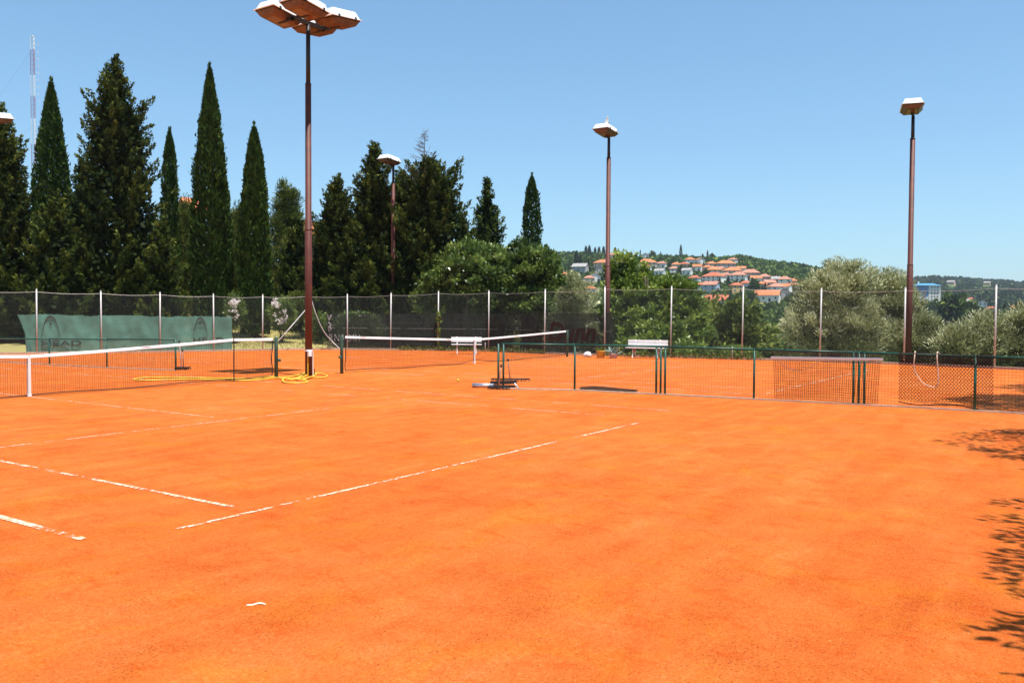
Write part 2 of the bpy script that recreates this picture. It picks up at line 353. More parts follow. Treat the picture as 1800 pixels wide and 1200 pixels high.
def make_terrain():
    rs = np.concatenate([[0.01], np.arange(6, 60, 1.0), np.geomspace(60, 5200, 95)]); na = 540
    an = np.linspace(0, 2*math.pi, na, endpoint=False)
    R, A = np.meshgrid(rs, an, indexing='ij')
    X = CAM[0]+R*np.sin(A); Y = CAM[1]+R*np.cos(A); Z = terr(X, Y)
    V = np.stack([X, Y, Z], -1).reshape(-1, 3); nr = len(rs)
    I, J = np.meshgrid(np.arange(nr-1), np.arange(na), indexing='ij'); J2 = (J+1) % na
    Fq = np.stack([I*na+J, (I+1)*na+J, (I+1)*na+J2, I*na+J2], -1).reshape(-1, 4)
    me = quadmesh('terrain', V, Fq[:, ::-1]); me.polygons.foreach_set('use_smooth', [True]*len(me.polygons))
    dep = (V[:, 0]-CAM[0])*_fh[0]+(V[:, 1]-CAM[1])*_fh[1]; lat = (V[:, 0]-CAM[0])*_rh[0]+(V[:, 1]-CAM[1])*_rh[1]
    dry = np.clip((95-dep)/40, 0, 1)*np.clip((.0-lat)/6, 0, 1)
    at_ = me.attributes.new('dry', 'FLOAT', 'POINT'); at_.data.foreach_set('value', dry.astype(np.float32))
    tag(link('terrain', me, MAT['ground']), kind='structure')
def quadmesh(name, V, Q, tint=None):
    me = bpy.data.meshes.new(name); V = np.asarray(V, np.float32); Q = np.asarray(Q, np.int32)
    me.vertices.add(len(V)); me.vertices.foreach_set('co', V.ravel())
    me.loops.add(Q.size); me.loops.foreach_set('vertex_index', Q.ravel())
    me.polygons.add(len(Q)); me.polygons.foreach_set('loop_start', np.arange(0, Q.size, Q.shape[1], dtype=np.int32))
    try: me.polygons.foreach_set('loop_total', np.full(len(Q), Q.shape[1], np.int32))
    except Exception: pass
    if tint is not None:
        a = me.attributes.new('tint', 'FLOAT', 'FACE'); a.data.foreach_set('value', np.asarray(tint, np.float32))
    me.update(calc_edges=True); return me
make_terrain()

# ------------------------------------------------------------------ tall fence line (posts read off the photo)
def seg_at_px(x):
    for i in range(len(FP)-1):
        a, b = proj(FP[i])[0], proj(FP[i+1])[0]
        if a <= x <= b:
            lo, hi = 0.0, 1.0
            for _ in range(30):
                m = (lo+hi)/2
                if proj(FP[i].lerp(FP[i+1], m))[0] < x: lo = m
                else: hi = m
            return i, lo
    return (0, 0.0) if x < 0 else (len(FP)-2, 1.0)
def fence_pt(x, off=0.0, z=0.0):
    i, t = seg_at_px(x); a, b = FP[i], FP[i+1]; d = (b-a).normalized(); nrm = Vector((-d.y, d.x, 0))   # outwards (away from court)
    p = a.lerp(b, t)+nrm*off; return Vector((p.x, p.y, z)), d, nrm
ring = [p.copy() for p in FP]
# ---- clay court sheet bounded by the fence
last = FP[-1]
OUT = [Vector((last.x-.3, last.y-7, 0)), Vector((-30, -26, 0)), Vector((-34, 34, 0)), Vector((FP[0].x-11, FP[0].y+6.4, 0))]
bm = bmesh.new(); vs_ = [bm.verts.new((p.x, p.y, 0)) for p in ring+OUT]
f_ = bm.faces.new(vs_); bmesh.ops.triangulate(bm, faces=[f_]); bmesh.ops.recalc_face_normals(bm, faces=bm.faces)
me = bpy.data.meshes.new('clay_court'); bm.to_mesh(me); bm.free()
if me.polygons[0].normal.z < 0: me.flip_normals()
court = tag(link('clay_court', me, MAT['clay']), kind='structure')
def court_lines(cx):
    def ln(x0, y0, x1, y1, wd):
        b = MB(); dx, dy = x1-x0, y1-y0
        if abs(dx) > abs(dy): P = [(x0, y0-wd/2), (x1, y0-wd/2), (x1, y0+wd/2), (x0, y0+wd/2)]
        else: P = [(x0-wd/2, min(y0, y1)), (x0+wd/2, min(y0, y1)), (x0+wd/2, max(y0, y1)), (x0-wd/2, max(y0, y1))]
        P = [(p[0], p[1], .005) for p in P]; b.add(P, [(0, 1, 2, 3)]).build('court_line', MAT['line'], court)
    for s in (-1, 1):
        near = cx == 0 and s < 0
        if near:
            ln(gp(283, 937).x, -11.885, gp(1122, 743).x, -11.885, .05); ln(-4.0, -6.4, gp(585, 716).x, -6.4, .04)
            for x, e in ((-5.485, gp(150, 947)), (-4.115, gp(412, 891)), (4.115, gp(1112, 730)), (5.485, gp(1188, 719))): ln(x, -.05, x, e.y, (.07 if x < -5 else .055) if x < 0 else .04)
            ln(0, -.1, 0, gp(378, 733).y, .04); continue
        ln(cx-5.485, s*11.885, cx+5.485, s*11.885, .05); ln(cx-4.0, s*6.4, cx+4.0, s*6.4, .05)
        for x in (-5.485, -4.115, 4.115, 5.485): ln(cx+x, s*.05, cx+x, s*11.80, .05)
        ln(cx, s*.1, cx, s*6.35, .05)
court_lines(0.0); court_lines(15.2)
# ---- kerb along the fence foot
kb = MB()
for i in range(len(FP)-1):
    a, b = FP[i], FP[i+1]; d = (b-a).normalized(); n_ = Vector((-d.y, d.x, 0)); kb.bar(a+n_*.02+Vector((0, 0, .03)), b+n_*.02+Vector((0, 0, .03)), .13, .10)
tag(kb.build('kerb', MAT['kerb']), kind='structure')

# ------------------------------------------------------------------ tall chain-link fence
fence = tag(empty('chain_link_fence', FP[0]), 'tall chain-link fence with pale steel posts around the far edge of the clay', 'fence')
def child(o): o.location = o.location-fence.location; return o
random.seed(3)
post_me = None
for i, p in enumerate(FP):
    h = FH[i]+.10; b = MB(); b.tube([(0, 0, -.25), (0, 0, h)], .030, 10); b.lathe([(.034, h), (.034, h+.015), (.012, h+.03)], 10)
    o = b.build('post', MAT['galv'], fence, True); o.location = p-fence.location
    o.rotation_euler = (random.uniform(-.008, .008), random.uniform(-.008, .012), 0)
for i in range(len(FP)-1):
    a, b_ = FP[i], FP[i+1]; d = (b_-a); L = d.length; d = d.normalized(); n_ = Vector((-d.y, d.x, 0)); h0, h1 = FH[i], FH[i+1]
    ofs = n_*.036-fence.location
    # diamond mesh: two families of straight wires (triangular section)
    V = []; Q = []
    pitch = .100; slope = 1.0
    def top(s): return h0+(h1-h0)*s/L-.05*math.sin(math.pi*s/L)
    def strip(s0, z0, s1, z1, rw, yo):
        pa = a+d*s0+n_*yo+ofs+Vector((0, 0, z0)); pb = a+d*s1+n_*yo+ofs+Vector((0, 0, z1)); t = (pb-pa)
        if t.length < .02: return
        t.normalize(); sd = t.cross(n_).normalized()*rw; nn = n_*rw; k = len(V)
        for q in (pa, pb): V.extend([q+sd, q-sd*.5+nn*.87, q-sd*.5-nn*.87])
        Q.extend([(k, k+1, k+4, k+3), (k+1, k+2, k+5, k+4), (k+2, k, k+3, k+5)])
    H = min(h0, h1)
    for sgn in (1, -1):
        s = -H
        while s < L+H:
            s0, s1 = (s, s+H*slope) if sgn > 0 else (s+H, s); z0, z1 = .04, H-.02
            # clip to bay
            def clip(sa, za, sb, zb):
                if sa > sb: sa, za, sb, zb = sb, zb, sa, za
                if sb <= 0 or sa >= L: return None
                if sa < 0: za += (zb-za)*(0-sa)/(sb-sa); sa = 0
                if sb > L: zb = za+(zb-za)*(L-sa)/(sb-sa); sb = L
                return sa, za, sb, zb
            c = clip(s0, z0, s1, z1)
            if c:
                f = lambda s_, z_: z_/(H-.02)*(top(s_)-.01)
                strip(c[0], f(c[0], c[1]), c[2], f(c[2], c[3]), .0025, .002*sgn)
            s += pitch
    me = quadmesh('wire_mesh', [tuple(v) for v in V], Q); link('wire_mesh', me, MAT['link'], fence, kind='stuff')
    for zz in (1.0, .5, .12): MB().tube([a+d*(L*k/6)+n_*.036-fence.location+Vector((0, 0, top(L*k/6)*zz)) for k in range(7)], .0045 if zz == 1.0 else .0026, 5).build('tension_wire', MAT['galv' if zz == 1.0 else 'link'], fence)
# diagonal stays at the corner post
c0 = FP[6]
s1 = gp(474, 617); s2 = gp(600, 615.5)
MB().tube([c0-fence.location+Vector((0, 0, 2.0)), s1-fence.location], .022, 8).build('brace', MAT['galv'], fence, True)
e1 = [at(547, 524, 40.6), at(553, 545, 40.6), at(561, 566, 40.7), at(571, 585, 40.8), at(585, 601, 40.9), gp(600, 615.5)]
MB().tube([p-fence.location for p in smooth_path(e1, 5)], .020, 8).build('bent_brace', MAT['galv'], fence, True)

# ------------------------------------------------------------------ windscreens
def screen(name, x0, x1, ztop, mat, label, nslice, rag=0.0, see=False, skew=0.0, sag=.05):
    n = nslice; rows = 12; V = []; Q = []
    rng = random.Random(7+int(x0))
    for k in range(n+1):
        x = x0+(x1-x0)*k/n; p, d, nr = fence_pt(x, .075)
        i, t = seg_at_px(x)
        zt = ztop(x)-sag*abs(math.sin(math.pi*(t*3.0)))*(.6+.6*math.sin(x*.045+1))-.012*math.sin(x*.6)
        for j in range(rows+1):
            f = j/rows; sh = skew*(1-f)*max(0, 1-k/2.5)
            rip = .030*math.sin(x*.11+f*3)*(f*(1-f)*4)+.016*math.sin(x*.33+f*6)+.012*math.sin(x*.71-f*9)*(1-f)
            q = p+nr*rip+d*sh; V.append((q.x, q.y, .06+f*(zt-.06)))
    for k in range(n):
        for j in range(rows):
            a = k*(rows+1)+j; Q.append((a, a+rows+1, a+rows+2, a+1))
    me = quadmesh(name, V, Q); me.polygons.foreach_set('use_smooth', [True]*len(me.polygons))
    o = tag(link(name, me, mat), label, 'windscreen'); return o
green_scr = screen('windscreen', 31, 409, lambda x: 1.63-.0002*(x-31), MAT['teal'], 'teal cloth windscreen with arch emblem and HEAD lettering on the left fence', 76, skew=.55)
dark_scr = screen('windscreen', 574, 1079, lambda x: 1.72+.00020*(x-574), MAT['darkcloth'], 'see-through blackish green cloth windscreen on the middle fence bays', 100, sag=.03)
hem = MB(); pts = []
for x in range(576, 1079, 8): p, d, nr = fence_pt(x, .062, 1.03); pts.append(p)
hem.tube(pts, .006, 4).build('seam', MAT['printwhite'], dark_scr)

def text_mesh(body, shear=0.0, bold=0.0, spacing=1.0):
    c = bpy.data.curves.new('lettering', 'FONT'); c.body = body; c.size = 1; c.shear = shear; c.offset = bold; c.space_character = spacing
    c.extrude = .004; o = bpy.data.objects.new('lettering', c); COL.objects.link(o)
    bpy.context.view_layer.update(); dg = bpy.context.evaluated_depsgraph_get()
    me = bpy.data.meshes.new_from_object(o.evaluated_get(dg)); bpy.data.objects.remove(o); return me
def place_text(body, x0, x1, ytop, ybot, mat, parent, name='lettering', **kw):
    me = text_mesh(body, **kw); co = np.empty(len(me.vertices)*3, np.float32); me.vertices.foreach_get('co', co); co = co.reshape(-1, 3)
    mn, mx = co.min(0), co.max(0)
    p0, d, nr = fence_pt(x0, .030); p1, _, nr1 = fence_pt(x1, .030)
    zt, zb = z_at(p0, ytop), z_at(p0, ybot)
    out = []
    for v in co:
        u = (v[0]-mn[0])/(mx[0]-mn[0]); s = (v[1]-mn[1])/(mx[1]-mn[1]); q = p0.lerp(p1, u)+nr*(-v[2]); out.append((q.x, q.y, zb+s*(zt-zb)))
    me.vertices.foreach_set('co', np.array(out, np.float32).ravel()); me.update(); me.materials.clear()
    return link(name, me, mat, parent)
def arch(x0, x1, ytop, ybot, parent):
    p0, d, nr = fence_pt(x0, .03); p1, _, _ = fence_pt(x1, .03); zt, zb = z_at(p0, ytop), z_at(p0, ybot); V = []; Q = []; n = 40
    for k in range(n+1):
        t = k/n*2-1; x = .5+.5*math.copysign(abs(t)**.82, t); y = 1-abs(t)**2.1; wd = .012+.055*(1-abs(t)**1.2)
        dx, dy = -1.0*math.copysign(1, t)*abs(t)**1.1*2.0, 1.0; L = math.hypot(dx, dy); nx, ny = -dx/L, dy/L
        for s in (1, -1):
            q = p0.lerp(p1, x+nx*wd*s*.6); V.append((q.x, q.y, zb+(y+ny*wd*s)*(zt-zb)))
    for k in range(n): Q.append((2*k, 2*k+1, 2*k+3, 2*k+2))
    link('emblem_arch', quadmesh('emblem_arch', V, Q), MAT['printdark'], parent)
    q = p0.lerp(p1, .5); b = MB(); r = .055; zz = zb+.70*(zt-zb); b.add([tuple(q+d*(r*math.cos(a*math.pi/5))+Vector((0, 0, zz+r*math.sin(a*math.pi/5)))) for a in range(10)], [tuple(range(10))])
    b.build('emblem_dot', MAT['printdark'], parent)
arch(72, 106.5, 557, 597, green_scr); arch(340, 365, 559, 591, green_scr)
place_text('HEAD', 73, 143, 598.8, 608.2, MAT['printdark'], green_scr, bold=.022, spacing=1.05)
place_text('HEAD', 340, 394, 593, 602.5, MAT['printdark'], green_scr, bold=.022, spacing=1.05)
b = MB(); rr = random.Random(5)
for k in range(22):        # the faded second line is no longer readable: broken strokes only
    x = 74+k*3.1+rr.uniform(-.4, .4)
    if rr.random() < .2: continue
    p, d, nr = fence_pt(x, .03); z0 = z_at(p, 617.5); b.box((p.x, p.y, z0+.06), (.03, .008, .12*rr.uniform(.5, 1)), math.atan2(d.y, d.x))
b.build('faded_print', MAT['printdark'], green_scr, kind='stuff')
place_text('RNADIH', 579, 632, 587, 600, MAT['printwhite'], dark_scr, bold=-.018, spacing=1.15)
place_text('Dunn', 962, 1047, 566, 598, MAT['printred'], dark_scr, shear=.25, bold=.025)
b = MB()
def stroke(x0, y0, x1, y1, wd=.055):
    p, d, nr = fence_pt(x0, .03); q, _, _ = fence_pt(x1, .03); p.z = z_at(p, y0); q.z = z_at(q, y1); b.bar(p, q, .008, wd)
for s in [(575.5, 552, 577.5, 562), (582.5, 553, 577.8, 563), (577, 566, 582, 571), (582, 571, 578, 575), (577, 574, 583, 577), (577.5, 577, 578.5, 583), (581, 577, 581.5, 581)]: stroke(*s)
b.build('painted_emblem', MAT['printwhite'], dark_scr)

# ------------------------------------------------------------------ tennis nets
def tennis_net(cx, label, hmid, propped, dip=0.0):
    root = tag(empty('tennis_net', (cx, 0, 0)), label, 'tennis net', 'tennis nets')
    def top(x):
        ax = abs(x)
        if propped and ax > 5.03: return 1.075-.01*(ax-5.03)
        k = (ax/(5.03 if propped else 6.35)); return hmid+(1.075-hmid)*(k**1.15)
    def bot(x):
        ax = abs(x); return .035+.10*max(0, 1-ax/.9)*dip+.05*(ax/6.3)**2+.012*math.sin(x*2.1)
    for s in (-1, 1):
        b = MB(); b.tube([(s*6.40, 0, -.15), (s*6.40, 0, 1.07), (s*6.40, 0, 1.095)], [.050, .048, .040], 14)
        o = b.build('net_post', MAT['postgreen'], root, True)
        b = MB(); b.tube([(s*6.40, 0, .48), (s*(6.40+.10), -.02, .48)], .025, 8); b.lathe([(.032, .44), (.045, .46), (.045, .50), (.032, .52)], 10, (s*6.49, -.02, 0))
        b.build('winch', MAT['postgreen'], o)
        if propped:
            MB().tube([(s*5.03, -.02, 0), (s*5.03, -.02, 1.08)], .013, 8).build('singles_stick', MAT['black'], root)
    xe = 6.27; n = 100
    # white band: folded canvas, slightly wavy
    V = []; Q = []
    for i in range(n+1):
        x = -xe+2*xe*i/n; zt = top(x); wv = .010*math.sin(x*3.1)+.006*math.sin(x*7.7)
        for (dy, dz) in ((-.012+wv, -.062), (-.014+wv, 0), (.012+wv, .002), (.013+wv, -.060)): V.append((x, dy, zt+dz))
    for i in range(n):
        for j in range(3): a = i*4+j; Q.append((a, a+4, a+5, a+1))
    o = link('band', quadmesh('band', V, Q), MAT['band'], root)
    b = MB(); b.tube([(-6.37, 0, 1.06), (-xe, 0, top(-xe)-.012)]+[(x, 0, top(x)-.014) for x in np.linspace(-xe, xe, 40)]+[(6.37, 0, 1.06)], .004, 5); b.build('cable', MAT['cord'], root)
    b = MB(); b.box((0, -.022, (hmid+.02)/2), (.055, .006, hmid-.02)); b.box((0, .022, (hmid+.02)/2), (.055, .006, hmid-.02)); b.box((0, 0, .03), (.075, .06, .05)); b.build('centre_strap', MAT['white'], root)
    # netting
    V = []; Q = []
    def cordseg(P, r):
        k0 = len(V)
        for p in P: V.extend([(p[0]-r, p[1]+r, p[2]-r), (p[0]+r, p[1]+r*.3, p[2]+r*.2), (p[0], p[1]-r, p[2]+r)])
        for i in range(len(P)-1):
            a = k0+i*3; Q.extend([(a, a+1, a+4, a+3), (a+1, a+2, a+5, a+4), (a+2, a, a+3, a+5)])
    N = int(2*xe/.046); rows = 19
    def wob(x, f): return .012*math.sin(x*2.3+f*2)+.02*f*math.sin(x*1.1)
    for i in range(N+1):
        x = -xe+2*xe*i/N; P = []
        for j in range(6):
            f = j/5; P.append((x+.006*math.sin(i*1.7+j), wob(x, f), top(x)-.055+(bot(x)-top(x)+.055)*f))
        cordseg(P, .0024)
    xs = np.linspace(-xe, xe, 90)
    for j in range(rows):
        f = (j+.5)/rows; cordseg([(x, wob(x, f), top(x)-.055+(bot(x)-top(x)+.055)*f+.004*math.sin(x*5+j)) for x in xs], .0024)
    link('netting', quadmesh('netting', V, Q), MAT['cord'], root, kind='stuff')
    b = MB(); b.tube([(x, wob(x, 1), bot(x)) for x in xs], .010, 5)
    for s in (-1, 1): b.tube([(s*xe+.02*math.sin(t*9)*s-s*(t*.02), 0, top(xe)*(1-t)+bot(xe)*t) for t in np.linspace(0, 1, 14)], .014, 5)
    b.build('edge_cord', MAT['cord'], root)
    return root
tennis_net(0.0, 'near tennis net at left, propped by a black singles stick beside the light pole', .845, True)
tennis_net(15.2, 'farther tennis net in the middle of the picture with a dip at its white strap', .865, False, 1.0)

# ------------------------------------------------------------------ low divider fences
def low_fence(name, label, pts, tops, dbl, mesh_pitch=.058):
    P = [gp(*p) for p in pts]; H = [z_at(q, t) for q, t in zip(P, tops)]
    root = tag(empty(name, P[0]), label, 'fence', 'low green divider fences'); O = P[0]
    for i, (q, h) in enumerate(zip(P, H)):
        d = (P[min(i+1, len(P)-1)]-P[max(i-1, 0)]).normalized()
        offs = {1: [0], 2: [-.07, .05], 3: [-.10, 0, .10]}[dbl[i]]
        for o_ in offs:
            b = MB(); b.tube([(0, 0, -.1), (0, 0, h)], .024, 10); o = b.build('post', MAT['green'], root, True); o.location = q+d*o_-O
    for i in range(len(P)-1):
        a, b_ = P[i]-O, P[i+1]-O; h0, h1 = H[i], H[i+1]; L = (b_-a).length; d = (b_-a).normalized(); n_ = Vector((-d.y, d.x, 0))
        MB().tube([a+Vector((0, 0, h0)), b_+Vector((0, 0, h1))], .023, 10).build('top_rail', MAT['green'], root, True)
        MB().bar(a+Vector((0, 0, .012)), b_+Vector((0, 0, .012)), .11, .03).build('bottom_strip', MAT['kerb'], root)
        V = []; Q = []
        def wire(p, q, r=.0021):
            t = (q-p).normalized(); sd = t.cross(n_).normalized()*r; nn = n_*r; k = len(V)
            for w_ in (p, q): V.extend([tuple(w_+sd), tuple(w_-sd*.5+nn*.87), tuple(w_-sd*.5-nn*.87)])
            Q.extend([(k, k+1, k+4, k+3), (k+1, k+2, k+5, k+4), (k+2, k, k+3, k+5)])
        k = int(L/mesh_pitch)
        for j in range(1, k):
            s = j/k; p = a.lerp(b_, s); wire(p+Vector((0, 0, .05)), p+Vector((0, 0, h0+(h1-h0)*s)))
        k = int(h0/mesh_pitch)
        for j in range(1, k+1): f = j/(k+.5); wire(a+Vector((0, 0, h0*f)), b_+Vector((0, 0, h1*f)), .0021)
        link('wire_mesh', quadmesh('wire_mesh', V, Q), MAT['wire'], root, kind='stuff')
    return root, P, H
RP = [(881, 683.5), (1010, 686), (1161, 693.5), (1325, 702), (1509, 711.5), (1713, 722.5), (1945, 736)]
RT = [604, 606, 609, 614, 619.5, 626, 634]
rf, RFP, RFH = low_fence('divider_fence', 'low green wire fence between the courts running right from the brooms', RP, RT, [2, 1, 3, 1, 3, 1, 1])
lf, LFP, LFH = low_fence('divider_fence', 'low green wire fence behind the near net in front of the teal windscreen', [(309, 651), (188, 646.5), (87, 641), (-30, 634)], [596, 596, 595.5, 595], [1, 1, 1, 1])
def rail_at(x):
    for i in range(len(RFP)-1):
        a, b = proj(RFP[i])[0], proj(RFP[i+1])[0]
        if a <= x <= b:
            t = (x-a)/(b-a); z0, z1 = depth_of(RFP[i]), depth_of(RFP[i+1]); t = t*z0/(z1+(z0-z1)*t)   # perspective-correct
            d = (RFP[i+1]-RFP[i]).normalized(); p = RFP[i].lerp(RFP[i+1], t); return p, RFH[i]+(RFH[i+1]-RFH[i])*t, d
# ---- drag mats hung over the rail
def drag_mat(label, x0, x1, kind, mat, flap, botpx):
    p0, h0, d = rail_at(x0); p1, h1, _ = rail_at(x1); W = (p1-p0).length; d = (p1-p0).normalized(); far = Vector((-d.y, d.x, 0))
    if far.dot(Vector((1, 0, 0))) < 0: far = -far
    root = tag(empty('drag_mat', p0), label, 'drag mat', 'clay drag mats on the divider fence')
    def surf(s, v):
        "s along 0..W, v arc length from rail: >0 far side, <0 camera side"
        h = h0+(h1-h0)*s/W; r = .034
        if v >= 0:
            wob = .03*math.sin(s*3.1+v*4)+.02*math.sin(s*7+1)
            q = d*s+far*(r+.012+.02*v*abs(wob)*6)+Vector((0, 0, h-v+.03*math.exp(-v*30)))
        else:
            q = d*s-far*(r+.022)+Vector((0, 0, h+v+.03*math.exp(v*30)))
        return q
    b = MB()
    def run(ss, r):
        b.tube(ss, r, 3, False)
    if kind == 'square':
        n = int(W/.042); hb = h0-.055
        for i in range(n+1):
            s = W*i/n; sl = .05*math.sin(s*2+1)
            run([surf(s+sl*v, v) for v in np.linspace(-flap, hb, 12)], .0042)
        m = int((hb+flap)/.042)
        for j in range(m+1):
            v = -flap+(hb+flap)*j/m; run([surf(s+.05*math.sin(s*2+1)*v, v+.012*math.sin(s*4+j*.3)) for s in np.linspace(0, W, 26)], .0042)
    else:
        n = int(W/.055); rowh = .034; hb = h0-.10; m = int((hb+flap)/rowh)
        for j in range(m):
            v = -flap+rowh*j; ss = []
            for i in range(2*n+1):
                s = W*i/(2*n); zz = (.5 if (i % 2) else -.5)*(1 if j % 2 else -1)
                ss.append(surf(s+.04*v*math.sin(s*1.7), v+zz*rowh*.95+.012*math.sin(s*5)))
            run(ss, .0072)
        for j in range(m*2, m*2+5):
            v = -flap*(j-m*2)/5; run([surf(s, v-.004) for s in np.linspace(0, W, 30)], .008)
        run([surf(s, hb+.03*math.sin(s*5)+.05*(s/W)) for s in np.linspace(0, W, 40)], .011)
    b.build('mesh', mat, root, kind='stuff')
    return root, p0, d, far, h0, h1, W
m1, p0, d, far, h0, h1, W = drag_mat('brown square-mesh drag mat hung over the divider fence with an aluminium bar', 1357, 1546, 'square', MAT['mat1'], .13, 711)
hb_ = -.13
a = d*(-.02)-far*.075+Vector((0, 0, h0-.155)); b_ = d*(W+.06)-far*.075+Vector((0, 0, h1-.115))
bevel(MB().bar(a, b_, .045, .055).build('pull_bar', MAT['alu'], m1), .008)
cr_ = MB(); cr_.tube([d*s-far*.06+Vector((0, 0, h0-.13-.30*math.sin(math.pi*min(1, s/1.0))*(.9 if s < 1 else 0))) for s in np.linspace(.05, 1.0, 16)], .006, 5).build('pull_cord', MAT['rope'], m1)
m2, p0, d, far, h0, h1, W = drag_mat('dark honeycomb drag mat with a cream rope hung over the divider fence', 1579, 1743, 'hex', MAT['mat2'], .19, 718)
u0 = W*.175; u1 = W*.42
rp = [d*u0+far*.08+Vector((0, 0, h0-.02)), d*u0+Vector((0, 0, h0+.055)), d*u0-far*.085+Vector((0, 0, h0-.06)), d*(u0-.01)-far*.085+Vector((0, 0, h0-.22)), d*(u0+.03)-far*.07+Vector((0, 0, h0-.36)),
      d*(u0+.16)-far*.07+Vector((0, 0, h0-.54)), d*(u0+.32)-far*.07+Vector((0, 0, h0-.60)), d*(u1+.0)-far*.07+Vector((0, 0, h0-.585)), d*(u1+.03)-far*.08+Vector((0, 0, h0-.45)), d*(u1+.01)-far*.085+Vector((0, 0, h0-.2)), d*u1-far*.085+Vector((0, 0, h0-.05)), d*u1+Vector((0, 0, h0+.055)), d*(u1+.05)+far*.08+Vector((0, 0, h0-.02))]
MB().tube(smooth_path(rp, 5), .011, 6).build('rope', MAT['rope'], m2, True)

# ------------------------------------------------------------------ light poles
def luminaire_parts(root, c, rz, tilt=0.0, name='lamp'):
    L, Wd = 1.04, .74
    R = Matrix.Rotation(rz, 3, 'Z') @ Matrix.Rotation(tilt, 3, 'Y')
    def fr(levels):
        b = MB(); n = 0
        for (l, w_, z) in levels:
            for sx, sy in ((-1, -1), (1, -1), (1, 1), (-1, 1)):
                p = R @ Vector((sx*l/2, sy*w_/2, z)); b.v.append((p.x+c[0], p.y+c[1], p.z+c[2]))
        k = len(levels)
        for i in range(k-1):
            for j in range(4): j2 = (j+1) % 4; b.f.append((i*4+j, i*4+j2, (i+1)*4+j2, (i+1)*4+j))
        b.f.append((3, 2, 1, 0)); b.f.append(tuple((k-1)*4+j for j in range(4))); return b
    top = fr([(L+.06, Wd+.06, .0), (L+.06, Wd+.06, .018), (L*.98, Wd*.97, .026), (L*.84, Wd*.76, .225), (L*.80, Wd*.72, .235)]).build('lamp_cover', MAT['lampwhite'], root)
    fr([(L*.985, Wd*.98, -.03), (L*.985, Wd*.98, -.002)]).build('gasket', MAT['black'], root)
    h = fr([(L*.62, Wd*.50, -.165), (L*.80, Wd*.72, -.15), (L*.96, Wd*.95, -.032), (L*.96, Wd*.95, -.031)]).build('lamp_housing', MAT['reflector'], root)
    fr([(L*.60, Wd*.48, -.171), (L*.60, Wd*.48, -.157)]).build('lens', MAT['lens'], h)
    for sx in (-.3, .3):
        p = R @ Vector((sx*L, -Wd*.53, .02)); MB().box((p.x+c[0], p.y+c[1], p.z+c[2]), (.05, .04, .07), rz).build('latch', MAT['black'], top)
def light_pole(x, depth, label, ztop, r0, r1, main=False, split=.78, foot=None, yaw=0.0):
    p = foot if foot is not None else stand(x, depth)
    root = tag(empty('light_pole', p), label, 'light pole', 'court floodlight poles'); H = ztop-p.z
    s1, s2 = H*.42, H*(.83 if main else .91)
    b = MB(); b.tube([(0, 0, -.3), (0, 0, s1), (0, 0, s1+.01), (0, 0, s2)], [r0, r0*.97, r0*.86, r0*.82], 16); b.build('shaft', MAT['rust'], root, True)
    b = MB(); b.lathe([(r0*.985, s1-.03), (r0*1.01, s1), (r0*.9, s1+.02)], 16); b.build('collar', MAT['rust'], root, True)
    b = MB(); b.tube([(0, 0, s2-.05), (0, 0, H)], [r1*1.0, r1*.92], 14); b.build('upper_shaft', MAT['dark_and_shadow'], root, True)  # cast shadow of the lamp heads painted in as a dark section
    b = MB(); b.lathe([(r0*.86, s2-.01), (r0*.88, s2+.02), (r1*1.0, s2+.06)], 14); b.build('reducer', MAT['dark_and_shadow'], root, True)
    if main:
        b = MB()
        b.bar((-.52, -.58, H+.02), (-.52, .58, H+.02), .08, .08); b.bar((.56, -.58, H+.02), (.56, .58, H+.02), .08, .08)
        b.bar((-.56, 0, H+.03), (.60, 0, H+.03), .10, .10); b.build('cross_arm', MAT['dark_and_shadow'], root)
        b = MB(); b.bar((-.45, -.25, H+.13), (.5, -.25, H+.13), .20, .06); b.build('ballast_tray', MAT['lampwhite'], root)
        for (dx, dy, tl) in ((-.56, .50, .12), (-.60, -.52, .12), (.56, -.54, -.12), (.66, .44, -.12)): luminaire_parts(root, (dx, dy, H+.17), math.radians(0 if dx < 0 else 0), tl)
        # foot details: grey junction box strap, two conduits
        b = MB(); b.box((-.06, -.105, .62), (.11, .05, .14)); b.lathe([(r0*1.06, .68), (r0*1.06, .73)], 16); b.build('junction_box', MAT['lampwhite'], root)
        b = MB(); b.tube([(.08, -.075, 0), (.08, -.075, .68)], .016, 8); b.build('conduit', MAT['dirtywhite'], root)
        b = MB(); b.tube([(-.085, -.06, 0), (-.085, -.06, .62)], .014, 8); b.build('water_pipe', MAT['hose'], root)
        b = MB(); b.tube([(.13, -.09, 0), (.13, -.09, .2)], .012, 8); b.build('stub_pipe', MAT['dark_and_shadow'], root)
    else:
        b = MB(); b.bar((.06, 0, H+.02), (-.30, 0, H+.05), .08, .07); b.build('arm', MAT['dark_and_shadow'], root)
        luminaire_parts(root, (-.32, 0, H+.26), yaw, .10)
    return root
light_pole(541, 0, 'tall rusty light pole with four floodlights between the two tennis nets', 9.55, .098, .062, True, foot=Vector((7.52, -.02, 0)))
def pole_px(x, ytop, ztop, label, yaw=0.0, off=0):
    # same make as the near pole: its height gives the distance
    hy = 552+(x-900)*.00566; dep = (ztop+.2-CAM[2])*F_PX/(hy-ytop)
    return light_pole(x, dep, label, ztop, .115, .068, yaw=yaw)
pole_px(691, 288, 9.55, 'light pole with one white lamp in front of the dark conifers')
pole_m = pole_px(1067.5, 238, 9.55, 'light pole with a white bird on its lamp, above the hillside village')
pole_px(1598, 198, 9.55, 'rightmost light pole with one lamp, rising from the olive trees', .25)
o_ = pole_px(-15, 212, 9.55, 'light pole cut off by the left edge, only its lamp end showing'); o_.rotation_euler = (0, 0, math.pi)

